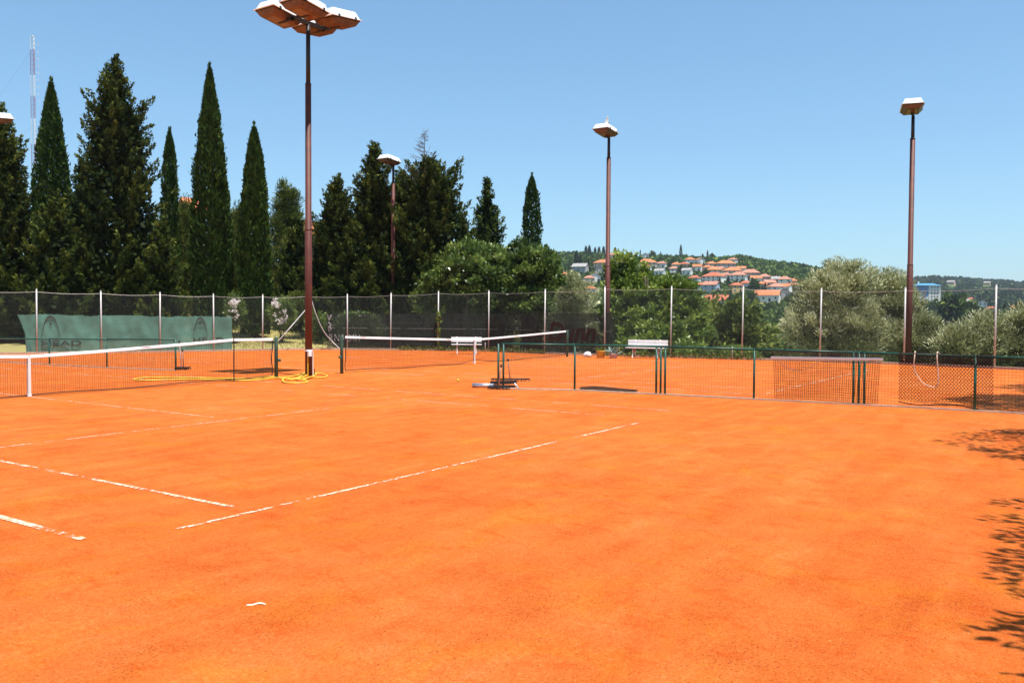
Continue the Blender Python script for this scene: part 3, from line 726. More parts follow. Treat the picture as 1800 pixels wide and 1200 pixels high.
# ---- gull on the middle lamp
def gull(P):
    root = tag(empty('gull', P, -2.4), 'white gull standing on the lamp of the middle light pole', 'bird')
    # body: one continuous surface, breast forward (+x), head up
    rings = [(-.26, .06, .012, .010), (-.18, .085, .035, .030), (-.08, .115, .065, .065), (.02, .145, .075, .085), (.09, .185, .062, .078), (.125, .245, .040, .045), (.14, .29, .040, .040), (.155, .325, .028, .026), (.165, .338, .010, .008)]
    b = MB(); n = 12
    for (x, z, wy, wz) in rings:
        for j in range(n): t = 2*math.pi*j/n; b.v.append((x-.35*wz*math.sin(t)*(1 if z > .17 else .2), wy*math.cos(t), z+wz*math.sin(t)*(.6 if z > .22 else 1)))
    for i in range(len(rings)-1):
        for j in range(n): j2 = (j+1) % n; b.f.append((i*n+j, i*n+j2, (i+1)*n+j2, (i+1)*n+j))
    b.f.append(tuple(reversed(range(n)))); b.f.append(tuple((len(rings)-1)*n+j for j in range(n)))
    body = b.build('body', MAT['bird'], root, True); m = body.modifiers.new('s', 'SUBSURF'); m.levels = 1; m.render_levels = 1
    for s in (-1, 1):
        b = MB(); b.add([(.08, s*.068, .19), (.06, s*.085, .12), (-.12, s*.075, .10), (-.30, s*.02, .07), (-.12, s*.06, .155)], [(0, 1, 2, 4), (4, 2, 3)]); b.v = [(x, y+s*.008, z) for x, y, z in b.v]
        o = b.build('wing', MAT['birdgrey'], root, True); m = o.modifiers.new('t', 'SOLIDIFY'); m.thickness = .012
        b = MB(); b.tube([(.0, s*.03, .07), (.005, s*.03, 0)], .006, 6); b.tube([(.005, s*.03, .004), (.05, s*.03, .004)], .006, 5); b.build('leg', MAT['beak'], root)
    b = MB(); b.tube([(.175, 0, .315), (.22, 0, .305), (.228, 0, .298)], [.012, .008, .002], 8); b.build('beak', MAT['beak'], root)
    return root
bp_ = pole_m.location; gull(Vector((bp_.x-.17, bp_.y+.05, 9.55+.26+.225))).scale = (1.25, 1.25, 1.25)

# ------------------------------------------------------------------ hose, ball, flake, folded mat
def gpx(L, z=.02): return [gp(x, y, z) for x, y in L]
H1 = [(536, 655), (530, 658), (515, 661), (498, 663.5), (486, 662), (470, 662), (455, 664.5), (430, 665.5), (400, 665), (360, 664), (320, 663.5), (280, 663.5), (250, 664), (235, 666.5), (246, 668.3), (275, 668), (320, 667), (370, 667.3), (420, 668.5), (455, 667.5), (470, 665.5), (485, 664)]
H2 = [(485, 664), (500, 666), (512, 665), (524, 665), (536, 661), (550, 658), (565, 657.5), (575, 660), (572, 662.5), (560, 663.5), (547, 664), (535, 667), (525, 664.5), (532, 659), (545, 656.5), (556, 658.5), (550, 662), (538, 665.5), (527, 662.5), (522, 667), (530, 669.5), (540, 670.8), (535, 672.6), (515, 673), (500, 672), (497, 668.5), (505, 667), (514, 667.5), (522, 664)]
pts = smooth_path(gpx(H1+H2[1:]), 6)
rr = random.Random(2); pts = [Vector((p.x, p.y, .022+.03*max(0, math.sin(i*.21))*(1 if i > 140 else .15))) for i, p in enumerate(pts)]
o = MB().tube(pts, .019, 8).build('garden_hose', MAT['hose'], None, True)
tag(o, 'yellow hose coiled at the foot of the near light pole and trailing under the net', 'hose')
bpos = gp(805, 670.5); b = MB(); n = 16
b.lathe([(max(.0005, .033*math.sin(math.pi*i/12)), .033-.033*math.cos(math.pi*i/12)) for i in range(13)], n, (0, 0, 0))
o = b.build('tennis_ball', MAT['ball'], None, True); o.location = bpos; tag(o, 'yellow tennis ball lying on the clay in front of the farther net', 'ball')
s_ = MB().tube([(.0335*math.cos(t)*(.8+.2*math.cos(2*t)), .0335*math.sin(t)*.9, .033+.02*math.sin(2*t)) for t in np.linspace(0, 2*math.pi, 25)], .0015, 4).build('seam', MAT['white'], o)
fl = [gp(433, 1063.5), gp(444, 1063), (gp(456, 1061.5)), gp(467, 1062.5)]
V = []; Q = []
for i, p in enumerate(smooth_path(fl, 4)):
    t = i/12; zz = .002+.005*math.sin(math.pi*max(0, (t-.35)/.65)) ; wd = .006*math.sin(math.pi*min(1, .08+t*.9))+.002
    up = Vector((.83, .56, 0)); V += [tuple(p-up*wd+Vector((0, 0, zz))), tuple(p+up*wd+Vector((0, 0, zz+.004)))]
for i in range(len(V)//2-1): Q.append((2*i, 2*i+2, 2*i+3, 2*i+1))
o = link('bark_flake', quadmesh('bark_flake', V, Q), MAT['paper']); m = o.modifiers.new('t', 'SOLIDIFY'); m.thickness = .003
tag(o, 'small curled pale flake lying alone on the clay in the foreground', 'flake')
# folded mat behind the divider fence
q = [gp(1020, 681), gp(1045, 680), gp(1080, 682.5), gp(1122, 686.5), gp(1118, 688.6), gp(1070, 686.8), gp(1018, 685)]
b = MB(); k = len(q); cm = sum(q, Vector())/k
for z, s in ((.006, 1.0), (.020, .98), (.028, .85)):
    for i, p in enumerate(q): v = cm+(p-cm)*s; b.v.append((v.x, v.y, z+.004*math.sin(i*2.1)))
for j in range(2):
    for i in range(k): i2 = (i+1) % k; b.f.append((j*k+i, j*k+i2, (j+1)*k+i2, (j+1)*k+i))
b.f.append(tuple(2*k+i for i in range(k))); tag(b.build('folded_mat', MAT['mat_ground']), 'flat dark folded mat lying on the clay just behind the divider fence', 'mat')

# ------------------------------------------------------------------ brooms and scraper by the divider fence
def broom(a, b_, label, headw, headdir, mat='wood', group='court brooms'):
    a, b_ = Vector(a), Vector(b_); root = tag(empty('court_broom', a), label, 'broom', group); v = b_-a
    MB().tube([Vector(), v*.75, v], [.016, .015, .017], 8).build('handle', MAT[mat], root, True)
    MB().tube([v*.90, v*.995, v*1.02], [.020, .024, .016], 8).build('grip', MAT['black'], root, True)
    hd = Vector(headdir).normalized(); bb = MB(); bb.bar(-hd*headw/2+Vector((0, 0, .06)), hd*headw/2+Vector((0, 0, .06)), .07, .035); bb.build('head', MAT['black'], root)
    bb = MB(); rg = random.Random(4)
    for i in range(70):
        s = (i/69-.5)*headw; p = hd*s+Vector((rg.uniform(-.03, .03), rg.uniform(-.03, .03), .045)); bb.tube([p, p+Vector((rg.uniform(-.03, .03), rg.uniform(-.03, .03), -.042))], .004, 3, False)
    bb.build('bristles', MAT['black'], root, kind='stuff'); return root
fd = (RFP[1]-RFP[0]).normalized()
g0 = gp(897, 670); broom(g0, at(893, 631, depth_of(g0)-.05), 'wooden-handled broom standing behind the end of the right divider fence', 1.0, (.6, -.8, 0))
g1 = gp(876, 684.5); broom(g1, at(881, 641, depth_of(g1)+.04), 'broom leaning against the end post of the right divider fence', .5, (.7, -.7, 0))
g2 = gp(319, 650); broom(g2, at(315, 599, depth_of(g2)), 'white-handled broom standing right of the left divider fence end', .4, (.6, -.8, 0), 'dirtywhite')
g3 = gp(323, 649); broom(g3, at(320.5, 614, depth_of(g3)), 'short broom standing beside the white-handled broom behind the near net', .4, (.6, -.8, 0), 'wood')
ga, gb = gp(831, 677, .05), gp(868, 678, .05)
root = tag(empty('court_scraper', (ga.x, ga.y, 0)), 'silver tube scraper lying on the clay at the end of the right divider fence', 'scraper')
b = MB(); b.tube([Vector((0, 0, .05)), gb-ga+Vector((0, 0, .05))], .055, 14); b.build('tube', MAT['alu'], root, True)
b = MB(); g_ = gp(905, 679, .05); b.bar(gb-ga+Vector((0, 0, .05)), g_-ga+Vector((0, 0, .05)), .05, .05); b.build('blade', MAT['black'], root)
b = MB(); g_ = gp(908, 671, .1); b.bar(gp(862, 673, .06)-Vector((ga.x, ga.y, 0)), g_-Vector((ga.x, ga.y, 0)), .09, .08); b.build('brush_bar', MAT['black'], root)
b = MB(); g_ = gp(911, 682, .02); b.tube([gp(905, 674, .1)-Vector((ga.x, ga.y, 0)), g_-Vector((ga.x, ga.y, 0))], .02, 8); b.build('end_arm', MAT['dirtywhite'], root)

# ------------------------------------------------------------------ benches, pots, sack
def bench(P, rz, W, label):
    root = tag(empty('park_bench', P, rz), label, 'bench', 'white park benches')     # local: x along, -y towards court
    for i in range(2): bevel(MB().box((0, .20+.012*i, .56+.115*i), (W, .028, .095)).build('back_slat', MAT['benchwhite'], root), .008)
    for i in range(4): bevel(MB().box((0, -.19+.095*i, .405+.006*abs(i-1.5)), (W, .075, .03)).build('seat_slat', MAT['benchwhite'], root), .008)
    for s in (-1, 1):
        x = s*W*.31
        b = MB(); b.tube(smooth_path([(x, .28, 0), (x, .20, .12), (x, .16, .30), (x, .18, .42), (x, .225, .58), (x, .235, .74)], 4), .022, 8); b.build('rear_leg', MAT['benchwhite'], root, True)
        b = MB(); b.tube(smooth_path([(x, -.24, 0), (x, -.19, .12), (x, -.16, .26), (x, -.19, .37)], 4), .022, 8); b.build('front_leg', MAT['benchwhite'], root, True)
        b = MB(); b.bar((x, -.20, .345), (x, .17, .345), .05, .05); b.bar((x, -.15, .26), (x, .15, .26), .03, .03); b.build('bracket', MAT['red'], root)
    return root
def bench_px(xc, y, rz_off, W, label, z0=0):
    P = gp(xc, y); _, d, nr = fence_pt(xc)
    return bench(P, math.atan2(d.y, d.x)+rz_off, W, label)
bench_px(820, 622, .25, 1.32, 'white slatted bench behind the strap of the farther net')
bench_px(1136, 629.5, 0.0, 1.64, 'white slatted bench right of the yellow flower pot')
# (foliage helpers needed for the pots)
def leafmesh(name, P, D, L, Wd, tint, rng, roll=None):
    P = np.asarray(P, float); N = len(P); D = D/(np.linalg.norm(D, axis=1, keepdims=True)+1e-9)
    R = rng.normal(size=(N, 3)) if roll is None else roll
    S = np.cross(D, R); S /= (np.linalg.norm(S, axis=1, keepdims=True)+1e-9)
    L = np.broadcast_to(L, N)[:, None]; Wd = np.broadcast_to(Wd, N)[:, None]
    V = np.stack([P-D*L*.5, P+S*Wd*.5-D*L*.08, P+D*L*.5, P-S*Wd*.5-D*L*.08], 1).reshape(-1, 3)
    return quadmesh(name, V, np.arange(4*N).reshape(N, 4), np.clip(tint, 0, 1))
def unit(rng, n):
    v = rng.normal(size=(n, 3)); return v/np.linalg.norm(v, axis=1, keepdims=True)
def pot(P, prof, mat, label, leaf, nl, LL, spread, lm):
    root = tag(empty('flower_pot', P), label, 'flower pot', 'flower pots along the fence')
    b = MB(); b.lathe(prof, 18); b.build('pot', MAT[mat], root, True)
    ztop = prof[-1][1]; rng = np.random.default_rng(nl); D = unit(rng, nl); D[:, 2] = np.abs(D[:, 2])*spread+.25; D /= np.linalg.norm(D, axis=1, keepdims=True)
    Pn = np.array([[0, 0, ztop-.03]])+D*(LL*.5*rng.uniform(.7, 1.3, nl)[:, None])
    link('leaves', leafmesh('leaves', Pn, D, LL*rng.uniform(.7, 1.1, nl), LL*.18, rng.random(nl), rng), MAT[lm], root); return root
pot(gp(1056, 629), [(.13, 0), (.15, .02), (.175, .26), (.185, .30), (.17, .30), (.165, .285)], 'potyellow', 'yellow flower pot with a small green plant beside the bench', 0, 34, .30, .6, 'broad')
pot(gp(1078, 629.5), [(.12, 0), (.14, .02), (.165, .17), (.17, .19), (.155, .19)], 'potpink', 'pale pink flower pot with a spiky blue-grey plant', 0, 46, .42, 1.0, 'agave')
P = gp(1033, 627); b = MB(); n = 16; rr = random.Random(8)
for i, (r, z) in enumerate([(.12, 0), (.17, .03), (.165, .10), (.11, .18), (.05, .22), (.02, .215)]):
    for j in range(n): t = 2*math.pi*j/n; k = r*(1+.16*math.sin(3*t+i)+.1*rr.uniform(-1, 1)); b.v.append((k*1.15*math.cos(t), k*math.sin(t), z))
for i in range(5):
    for j in range(n): j2 = (j+1) % n; b.f.append((i*n+j, i*n+j2, (i+1)*n+j2, (i+1)*n+j))
b.f.append(tuple(5*n+j for j in range(n))); o = b.build('plastic_sack', MAT['bag'], None, True); o.location = P
tag(o, 'crumpled white sack on the clay left of the yellow flower pot', 'sack')

# ------------------------------------------------------------------ trees
def tubes(b, paths):
    for pth, rad in paths: b.tube(pth, rad, 7)
def fin_tree(name, P, label, cat, group, crown_me, crown_mat, trunk_paths, bark='bark', rz=0.0):
    root = tag(empty(name, P, rz), label, cat, group)
    link('crown', crown_me, MAT[crown_mat], root)
    b = MB(); tubes(b, trunk_paths); b.build('trunk', MAT[bark], root, True); return root
def cypress_me(H, R, seed, N, base=.02, prof=None):
    rng = np.random.default_rng(seed); N2 = int(N*.35)
    t = rng.random(N)**.95; t = base+(1-base)*t
    pr = prof or (lambda t: np.clip(np.minimum(.62+t*1.3, 1.0), 0, 1)*np.clip((1-t), 0, 1)**.55*1.08)
    th = rng.random(N)*2*math.pi
    fl = 1+.10*np.sin(th*5+t*9+seed)+.07*np.sin(th*9-t*23)+.06*np.sin(t*41+th*3)
    rr_ = R*pr(t)*fl*(1-.16*rng.random(N)**1.5)+.03
    rr_ *= np.where(rng.random(N) < .07, 1+.22*rng.random(N), 1)
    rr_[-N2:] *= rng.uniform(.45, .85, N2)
    P = np.stack([rr_*np.cos(th), rr_*np.sin(th), t*H], 1)
    D = np.stack([np.cos(th)*.45, np.sin(th)*.45, np.full(N, 1.0)], 1)+rng.normal(size=(N, 3))*.35
    k_ = 60; P[:k_] = np.stack([rng.normal(size=k_)*.035, rng.normal(size=k_)*.035, H+rng.uniform(-.55, .32, k_)], 1); D[:k_] = np.array([[0, 0, 1]])+rng.normal(size=(k_, 3))*.25
    clump = .5+.5*np.sin(th*6+t*31+seed)*np.sin(th*3-t*47)
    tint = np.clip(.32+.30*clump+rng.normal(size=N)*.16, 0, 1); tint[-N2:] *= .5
    return leafmesh('crown', P, D, rng.uniform(.16, .34, N), rng.uniform(.07, .12, N), tint, rng)
def conifer_me(H, R, seed, nb, dens, topk=.6, up=.38, tl=.30, lw=1.0, tip=5.0):
    "boughs that sweep out and turn up, each carrying upright tufts of sprays"
    rng = np.random.default_rng(seed); Ps = []; Ds = []; Ts = []
    for i in range(nb):
        t = .01+.985*(i+rng.random())/nb
        az = i*2.399+rng.uniform(-.6, .6); r = R*(1-t)**topk*min(1, .8+t*2)*min(1, .16+(1-t)*tip)*rng.uniform(.60, 1.10)+.07
        if rng.random() < .16: r *= 1.22
        dv = np.array([math.cos(az), math.sin(az), 0]); lv = np.array([-dv[1], dv[0], 0]); m = int(2+r*3.6); bt = rng.uniform(.16, .52)
        for k in range(m):
            s_ = .22+.78*((k+rng.random())/m); lat = rng.normal()*.17*r*(1.12-s_)
            c = dv*(s_*r)+lv*lat; z = t*H+r*(.06*s_+up*s_**2.2)-r*.14*math.sin(s_*math.pi)+rng.normal()*.10
            ax = dv*.55+lv*(lat*.5)+np.array([0, 0, .45+.5*s_])+rng.normal(size=3)*.22; ax /= np.linalg.norm(ax)
            n = int(dens*rng.uniform(.6, 1.3)); q = rng.random(n)-.35; rad = tl*.45*np.clip(1.0-q, .25, 1.2)
            P = c[None]+ax[None]*(q*tl*1.7)[:, None]+rng.normal(size=(n, 3))*(rad*.62)[:, None]; P[:, 2] += z
            Ps.append(P); Ds.append(ax[None]*.9+rng.normal(size=(n, 3))*.5); Ts.append(bt+q*.42+.10*s_+rng.normal(size=n)*.12)  # lighter tip tints put the light on the sprays into colour
    nf = int(nb*dens*1.3); t = rng.random(nf)**1.15; th = rng.random(nf)*6.283; rr_ = R*(1-t)**topk*np.minimum(1, .8+t*2)*np.minimum(1, .05+(1-t)*tip)*np.sqrt(rng.random(nf))*.80   # inner sprays, their shade put into a dark tint
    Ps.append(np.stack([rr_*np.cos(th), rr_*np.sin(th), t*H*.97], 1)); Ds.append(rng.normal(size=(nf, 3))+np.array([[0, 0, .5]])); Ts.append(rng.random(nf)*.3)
    P = np.concatenate(Ps); D = np.concatenate(Ds); T = np.concatenate(Ts); P[:, 2] = np.maximum(P[:, 2], .05); N = len(P)
    L_ = lw*rng.uniform(.13, .28, N); W_ = lw*rng.uniform(.055, .10, N); L_[-nf:] *= 1.6; W_[-nf:] *= 2.2
    return leafmesh('crown', P, D, L_, W_, T, rng)
def clumpy_me(lobes, seed, ncl, per, cl_r, LL, WW, droop=0.0, upb=.3, shell=.55, tmul=1.0):
    "lobes: (cx,cy,cz,rx,ry,rz); leaf clumps in the outer part of each lobe"
    rng = np.random.default_rng(seed); vol = np.array([l[3]*l[4]*l[5] for l in lobes])**.67; vol = vol/vol.sum(); Ps = []; Ds = []; Ts = []
    for l, v in zip(lobes, vol):
        k = int(ncl*v); c = unit(rng, k); f = (shell+(1.04-shell)*rng.random(k)**.45)*(1+.12*np.sin(c[:, 0]*5+seed)*np.sin(c[:, 2]*6+c[:, 1]*4))
        C = np.array(l[:3])[None]+c*f[:, None]*np.array(l[3:])[None]
        nf = int(k*per*.45); cf = unit(rng, nf)*(.80*rng.random(nf)**.45)[:, None]; Ps.append(np.array(l[:3])[None]+cf*np.array(l[3:])[None]); Ds.append(rng.normal(size=(nf, 3))); Ts.append(rng.random(nf)*.25)  # dark inner leaves paint the shaded gaps between clumps
        for i in range(k):
            n = max(6, int(per*rng.uniform(.6, 1.4))); q = unit(rng, n)*(rng.random(n)**.45)[:, None]*cl_r*rng.uniform(.7, 1.3)*np.array([1, 1, .8])
            Ps.append(C[i]+q); d = q/cl_r+c[i][None]*.6+rng.normal(size=(n, 3))*.5; d[:, 2] += upb-droop; Ds.append(d)
            Ts.append(np.clip(rng.uniform(.18, .80)*tmul+.20*q[:, 2]/cl_r+rng.normal(size=n)*.13, 0, 1))  # tint lightens towards each clump's top, standing in for light from above
    P = np.concatenate(Ps); D = np.concatenate(Ds); T = np.concatenate(Ts); N = len(P)
    k = P[:, 2] > .03; P, D, T = P[k], D[k], T[k]; N = len(P)
    return leafmesh('crown', P, D, LL*rng.uniform(.7, 1.25, N), WW*rng.uniform(.7, 1.2, N), T, rng)
def top_height(P, ytop, x=None):
    d = depth_of(P); b = proj(P)[1]; return (b-ytop)*d/F_PX
def px_r(P, hw): return hw*depth_of(P)/F_PX
GC = 'tall dark conifers behind the left fence'
def place_cypress(x, dep, ytop, hw, seed, N, label, prof=None, base=.02):
    P = stand(x, dep); H = top_height(P, ytop); R = px_r(P, hw)
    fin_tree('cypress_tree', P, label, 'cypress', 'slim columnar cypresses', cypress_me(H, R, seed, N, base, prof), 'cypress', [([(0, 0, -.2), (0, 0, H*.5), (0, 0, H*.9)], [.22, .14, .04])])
def place_conifer(x, dep, ytop, hw, seed, nb, dens, label, mat='cedar', **kw):
    P = stand(x, dep); H = top_height(P, ytop); R = px_r(P, hw)
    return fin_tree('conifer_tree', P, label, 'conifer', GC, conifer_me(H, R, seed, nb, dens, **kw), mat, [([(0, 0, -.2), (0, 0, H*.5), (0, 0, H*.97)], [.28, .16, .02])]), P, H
spire = lambda t: np.clip(.80+t*.7, 0, 1.0)*np.clip(1-t, 0, 1)**.62*1.02
SPIRE = lambda t: np.interp(t, [0, .2, .41, .63, .84, .95, 1], [.92, 1, .97, .78, .42, .17, .02])
BLUNT = lambda t: np.interp(t, [0, .2, .5, .75, .9, .97, 1], [.88, 1, 1, .90, .58, .28, .03])
place_cypress(94, 48.5, 150, 34, 1, 19000, 'broad pointed cypress beside the radio mast at far left', SPIRE)
place_cypress(300, 52, 235, 13, 2, 8000, 'thin bent-tipped cypress between the big conifer and the tallest cypress', BLUNT)
place_cypress(371, 46.5, 126, 31.5, 3, 22000, 'tallest slim cypress, left of the near light pole', SPIRE)
place_cypress(392, 47.2, 300, 14, 33, 5000, 'short cypress leader grown into the right flank of the tallest cypress', BLUNT)
place_cypress(448, 46, 228, 25.5, 4, 17000, 'dense cypress just left of the near light pole, trunk base bare', lambda t: np.interp(t, [0, .2, .45, .7, .87, .96, 1], [.85, 1, .98, .74, .46, .2, .02]))
place_cypress(933.5, 62, 313, 17.5, 5, 9000, 'lone cypress rising over the broad-leaved trees at centre', BLUNT)
place_conifer(2, 43, 192, 92, 11, 180, 34, 'dark conifer cut off by the left edge', topk=.55)
place_conifer(206, 45, 108, 108, 12, 215, 36, 'largest dark conifer with ragged upturned branches, at left', topk=.55)
place_conifer(146, 47, 288, 34, 13, 90, 30, 'small conifer between the broad cypress and the largest conifer')
place_conifer(98, 42.5, 345, 74, 14, 95, 36, 'low dark conifer in front of the broad cypress')
place_conifer(286, 43.5, 395, 46, 15, 75, 34, 'low dark conifer in front of the thin cypress')
place_conifer(592, 48, 318, 74, 16, 150, 36, 'conifer just right of the near light pole', topk=.50)
place_conifer(658, 47.5, 260, 74, 17, 170, 36, 'pointed conifer left of the lamp in front of the dark trees', topk=.52)
tr, Pq, Hq = place_conifer(755, 47, 282, 92, 18, 190, 38, 'wide dark conifer with a dead bare tip', topk=.30, tip=9.0)
place_conifer(704, 49, 310, 62, 24, 120, 34, 'dark conifer filling the gap behind the lamp in front of the dark trees', topk=.5)
place_conifer(622, 46.5, 392, 48, 25, 90, 34, 'low conifer between the two conifers right of the near light pole', topk=.5)
place_conifer(812, 48.5, 378, 44, 26, 80, 32, 'low conifer joining the dead-tipped conifer to the small pointed one', topk=.5)
place_conifer(856, 53, 320, 68, 19, 120, 32, 'small pointed conifer right of the one with the dead tip', topk=.78)
place_conifer(524, 51, 385, 56, 20, 70, 32, 'low conifer behind the near light pole')
b = MB(); rg = random.Random(9); zt = top_height(Pq, 238); ox = -.45
b.tube([(ox, 0, Hq-2.6), (ox, 0, zt)], [.05, .008], 5)
for i in range(46):
    z = Hq-1.4+(zt-Hq+1.4)*rg.random(); l = (zt-z)*.42+.12; a_ = rg.uniform(0, 6.28); e = Vector((ox+l*math.cos(a_), l*math.sin(a_), z+l*.35))
    b.tube([(ox, 0, z), e], [.014, .006], 4, False)
    for k in range(3): s = rg.uniform(.4, 1); q = Vector((ox, 0, z)).lerp(e, s); b.tube([q, q+Vector((rg.uniform(-.22, .22), rg.uniform(-.22, .22), rg.uniform(-.05, .2)))], .007, 3, False)
b.build('dead_tip', MAT['deadwood'], tr)
# pale pine
P = stand(502, 54); H = top_height(P, 318); R = px_r(P, 40)
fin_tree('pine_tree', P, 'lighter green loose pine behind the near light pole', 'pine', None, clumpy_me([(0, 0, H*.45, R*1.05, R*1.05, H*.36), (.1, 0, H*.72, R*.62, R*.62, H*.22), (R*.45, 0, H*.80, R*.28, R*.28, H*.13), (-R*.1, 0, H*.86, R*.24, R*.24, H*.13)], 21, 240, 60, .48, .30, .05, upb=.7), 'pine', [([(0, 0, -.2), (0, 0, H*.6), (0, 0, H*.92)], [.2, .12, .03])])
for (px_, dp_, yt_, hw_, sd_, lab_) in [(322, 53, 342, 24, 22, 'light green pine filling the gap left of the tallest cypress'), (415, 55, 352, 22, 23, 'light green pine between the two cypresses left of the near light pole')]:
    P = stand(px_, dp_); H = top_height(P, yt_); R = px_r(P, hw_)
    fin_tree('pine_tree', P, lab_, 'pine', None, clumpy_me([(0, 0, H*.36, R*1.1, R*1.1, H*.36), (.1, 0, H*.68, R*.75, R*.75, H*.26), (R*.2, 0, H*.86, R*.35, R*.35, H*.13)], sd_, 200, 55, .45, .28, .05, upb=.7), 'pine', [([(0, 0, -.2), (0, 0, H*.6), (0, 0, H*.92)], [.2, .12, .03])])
# broad-leaved trees
def limbs(H, spread, seed, n=5, r=.16, lean=0.0):
    rg = random.Random(seed); out = []
    for i in range(n):
        a_ = rg.uniform(0, 6.28); e = (spread*math.cos(a_)*rg.uniform(.5, 1)+lean, spread*math.sin(a_)*rg.uniform(.5, 1), H*rg.uniform(.6, .85))
        out.append(([(rg.uniform(-.15, .15), rg.uniform(-.15, .15), -.2), (e[0]*.35, e[1]*.35, H*.35), e], [r, r*.65, r*.15]))
    return out
def lobes_px(P, L):
    "lobes given as photo rectangles (x0,x1,ytop,ybot, depth offset) -> local ellipsoids"
    out = []
    for (x0, x1, yt, yb, do) in L:
        c = at((x0+x1)/2, (yt+yb)/2, depth_of(P)+do); k = (depth_of(P)+do)/F_PX; rx = (x1-x0)/2*k; out.append((c.x-P.x, c.y-P.y, c.z-P.z, rx, rx*.9, (yb-yt)/2*k))
    return out
def broad_tree(x, dep, L, seed, ncl, per, label, mat, name='broadleaf_tree', cat='tree', cl=.36, LL=.24, WW=.12, lm=None, group='broad-leaved trees behind the middle fence', **kw):
    P = stand(x, dep); lb = lobes_px(P, L); zt = max(l[2]+l[5] for l in lb); sp = max(l[3] for l in lb)
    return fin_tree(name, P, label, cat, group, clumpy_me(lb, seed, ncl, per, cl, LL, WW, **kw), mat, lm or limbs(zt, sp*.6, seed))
broad_tree(815, 45.5, [(740, 905, 436, 550, 0), (770, 880, 424, 500, .4), (720, 790, 505, 560, -.6)], 31, 330, 62, 'large-leaved tree with several trunks behind the dark windscreen', 'broad', lm=limbs(3.6, 1.9, 5, 7, .17))
broad_tree(930, 46.5, [(862, 985, 428, 550, 0), (900, 990, 440, 530, -.5), (890, 975, 505, 560, -.8)], 32, 260, 60, 'large-leaved tree below the lone cypress', 'broad')
broad_tree(1145, 42, [(1048, 1215, 488, 600, 0), (1066, 1140, 447, 545, .5), (1140, 1235, 488, 600, -.4), (1150, 1252, 520, 620, -.8), (1075, 1250, 550, 628, -1.0)], 33, 520, 62, 'bright green bushy tree right of the middle light pole', 'broad2', cl=.40, LL=.22, WW=.12)
GO = 'silvery olive trees behind the right fence'
def olive(x, dep, L, seed, ncl, label): broad_tree(x, dep, L, seed, ncl, 85, label, 'olive', 'olive_tree', 'olive tree', cl=.40, LL=.17, WW=.042, group=GO, upb=.75, shell=.5)
olive(1465, 38, [(1388, 1540, 470, 606, 0), (1430, 1545, 451, 560, .3), (1375, 1480, 520, 622, -.8), (1440, 1560, 540, 625, -.5)], 41, 400, 'tallest silver-green olive tree behind the right fence')
olive(1590, 39, [(1525, 1618, 480, 600, 0), (1535, 1588, 470, 540, .4), (1580, 1650, 548, 618, -.5), (1540, 1670, 556, 630, -.8)], 42, 340, 'olive tree standing around the rightmost light pole')
olive(1720, 34.5, [(1645, 1720, 572, 640, 0), (1690, 1770, 552, 640, .4)], 43, 170, 'low olive tree right of the rightmost light pole')
olive(1800, 35, [(1745, 1870, 542, 645, .2), (1790, 1860, 532, 600, .6)], 44, 220, 'olive tree cut off by the right edge')
olive(1000, 52, [(968, 1046, 487, 570, 0), (985, 1030, 478, 530, .3)], 45, 150, 'pale olive tree between the big-leaved tree and the middle light pole')
# oleanders with pale flowers
def oleander(x, dep, L, Fl, seed, label):
    P = stand(x, dep); lb = lobes_px(P, L); root = fin_tree('oleander_shrub', P, label, 'shrub', 'flowering oleanders', clumpy_me(lb, seed, 60, 50, .3, .2, .045, upb=.6), 'broad', limbs(1.2, .5, seed, 4, .04))
    fl = lobes_px(P, Fl); rng = np.random.default_rng(seed); Ps = []
    for l in fl:
        c = unit(rng, 15)*np.array(l[3:])[None]*1.25+np.array(l[:3])[None]
        for q in c: Ps.append(q+unit(rng, 8)*.07)
    Pn = np.concatenate(Ps); N = len(Pn); link('blossoms', leafmesh('blossoms', Pn, unit(rng, N), .085, .075, rng.random(N), rng), MAT['flower'], root)
oleander(495, 43.5, [(478, 520, 525, 580, 0)], [(480, 490, 528, 540, -.6), (482, 500, 535, 565, -.7), (492, 502, 548, 566, -.6)], 51, 'oleander with pale pink flowers left of the near light pole')
oleander(413, 43, [(400, 425, 520, 575, 0)], [(405, 420, 528, 538, -.6), (402, 416, 546, 560, -.6)], 52, 'oleander with white flowers left of the dense cypress')
for i, (x, dep, L, lab) in enumerate([(555, 44, [(540, 580, 552, 600, 0)], 'dark shrub on the lawn right of the near light pole'), (640, 44, [(585, 680, 545, 600, 0)], 'low dark shrubs behind the left end of the dark windscreen'), (545, 46, [(500, 545, 515, 568, 0)], 'leafy shrub above the lawn behind the near light pole')]):
    broad_tree(x, dep, L, 60+i, 60, 50, lab, 'pine' if i == 2 else 'broad', 'garden_shrub', 'shrub', .3, .18, .07, lm=limbs(1.0, .4, 60+i, 3, .03), group='shrubs behind the fence')
for i, (x0, x1, yt) in enumerate([(1075, 1130, 598), (1150, 1250, 600), (1255, 1330, 612)]):
    broad_tree((x0+x1)/2, 37.2 if i < 2 else 36, [(x0, x1, yt, 634, 0)], 70+i, 70, 46, ['weedy hedge behind the right bench', 'weedy hedge at the foot of the bright green tree', 'low weeds right of the bright green tree'][i], 'broad2', 'hedge', 'hedge', .26, .17, .08, lm=limbs(.7, .4, 70+i, 4, .02), group='weedy hedges at the fence foot')

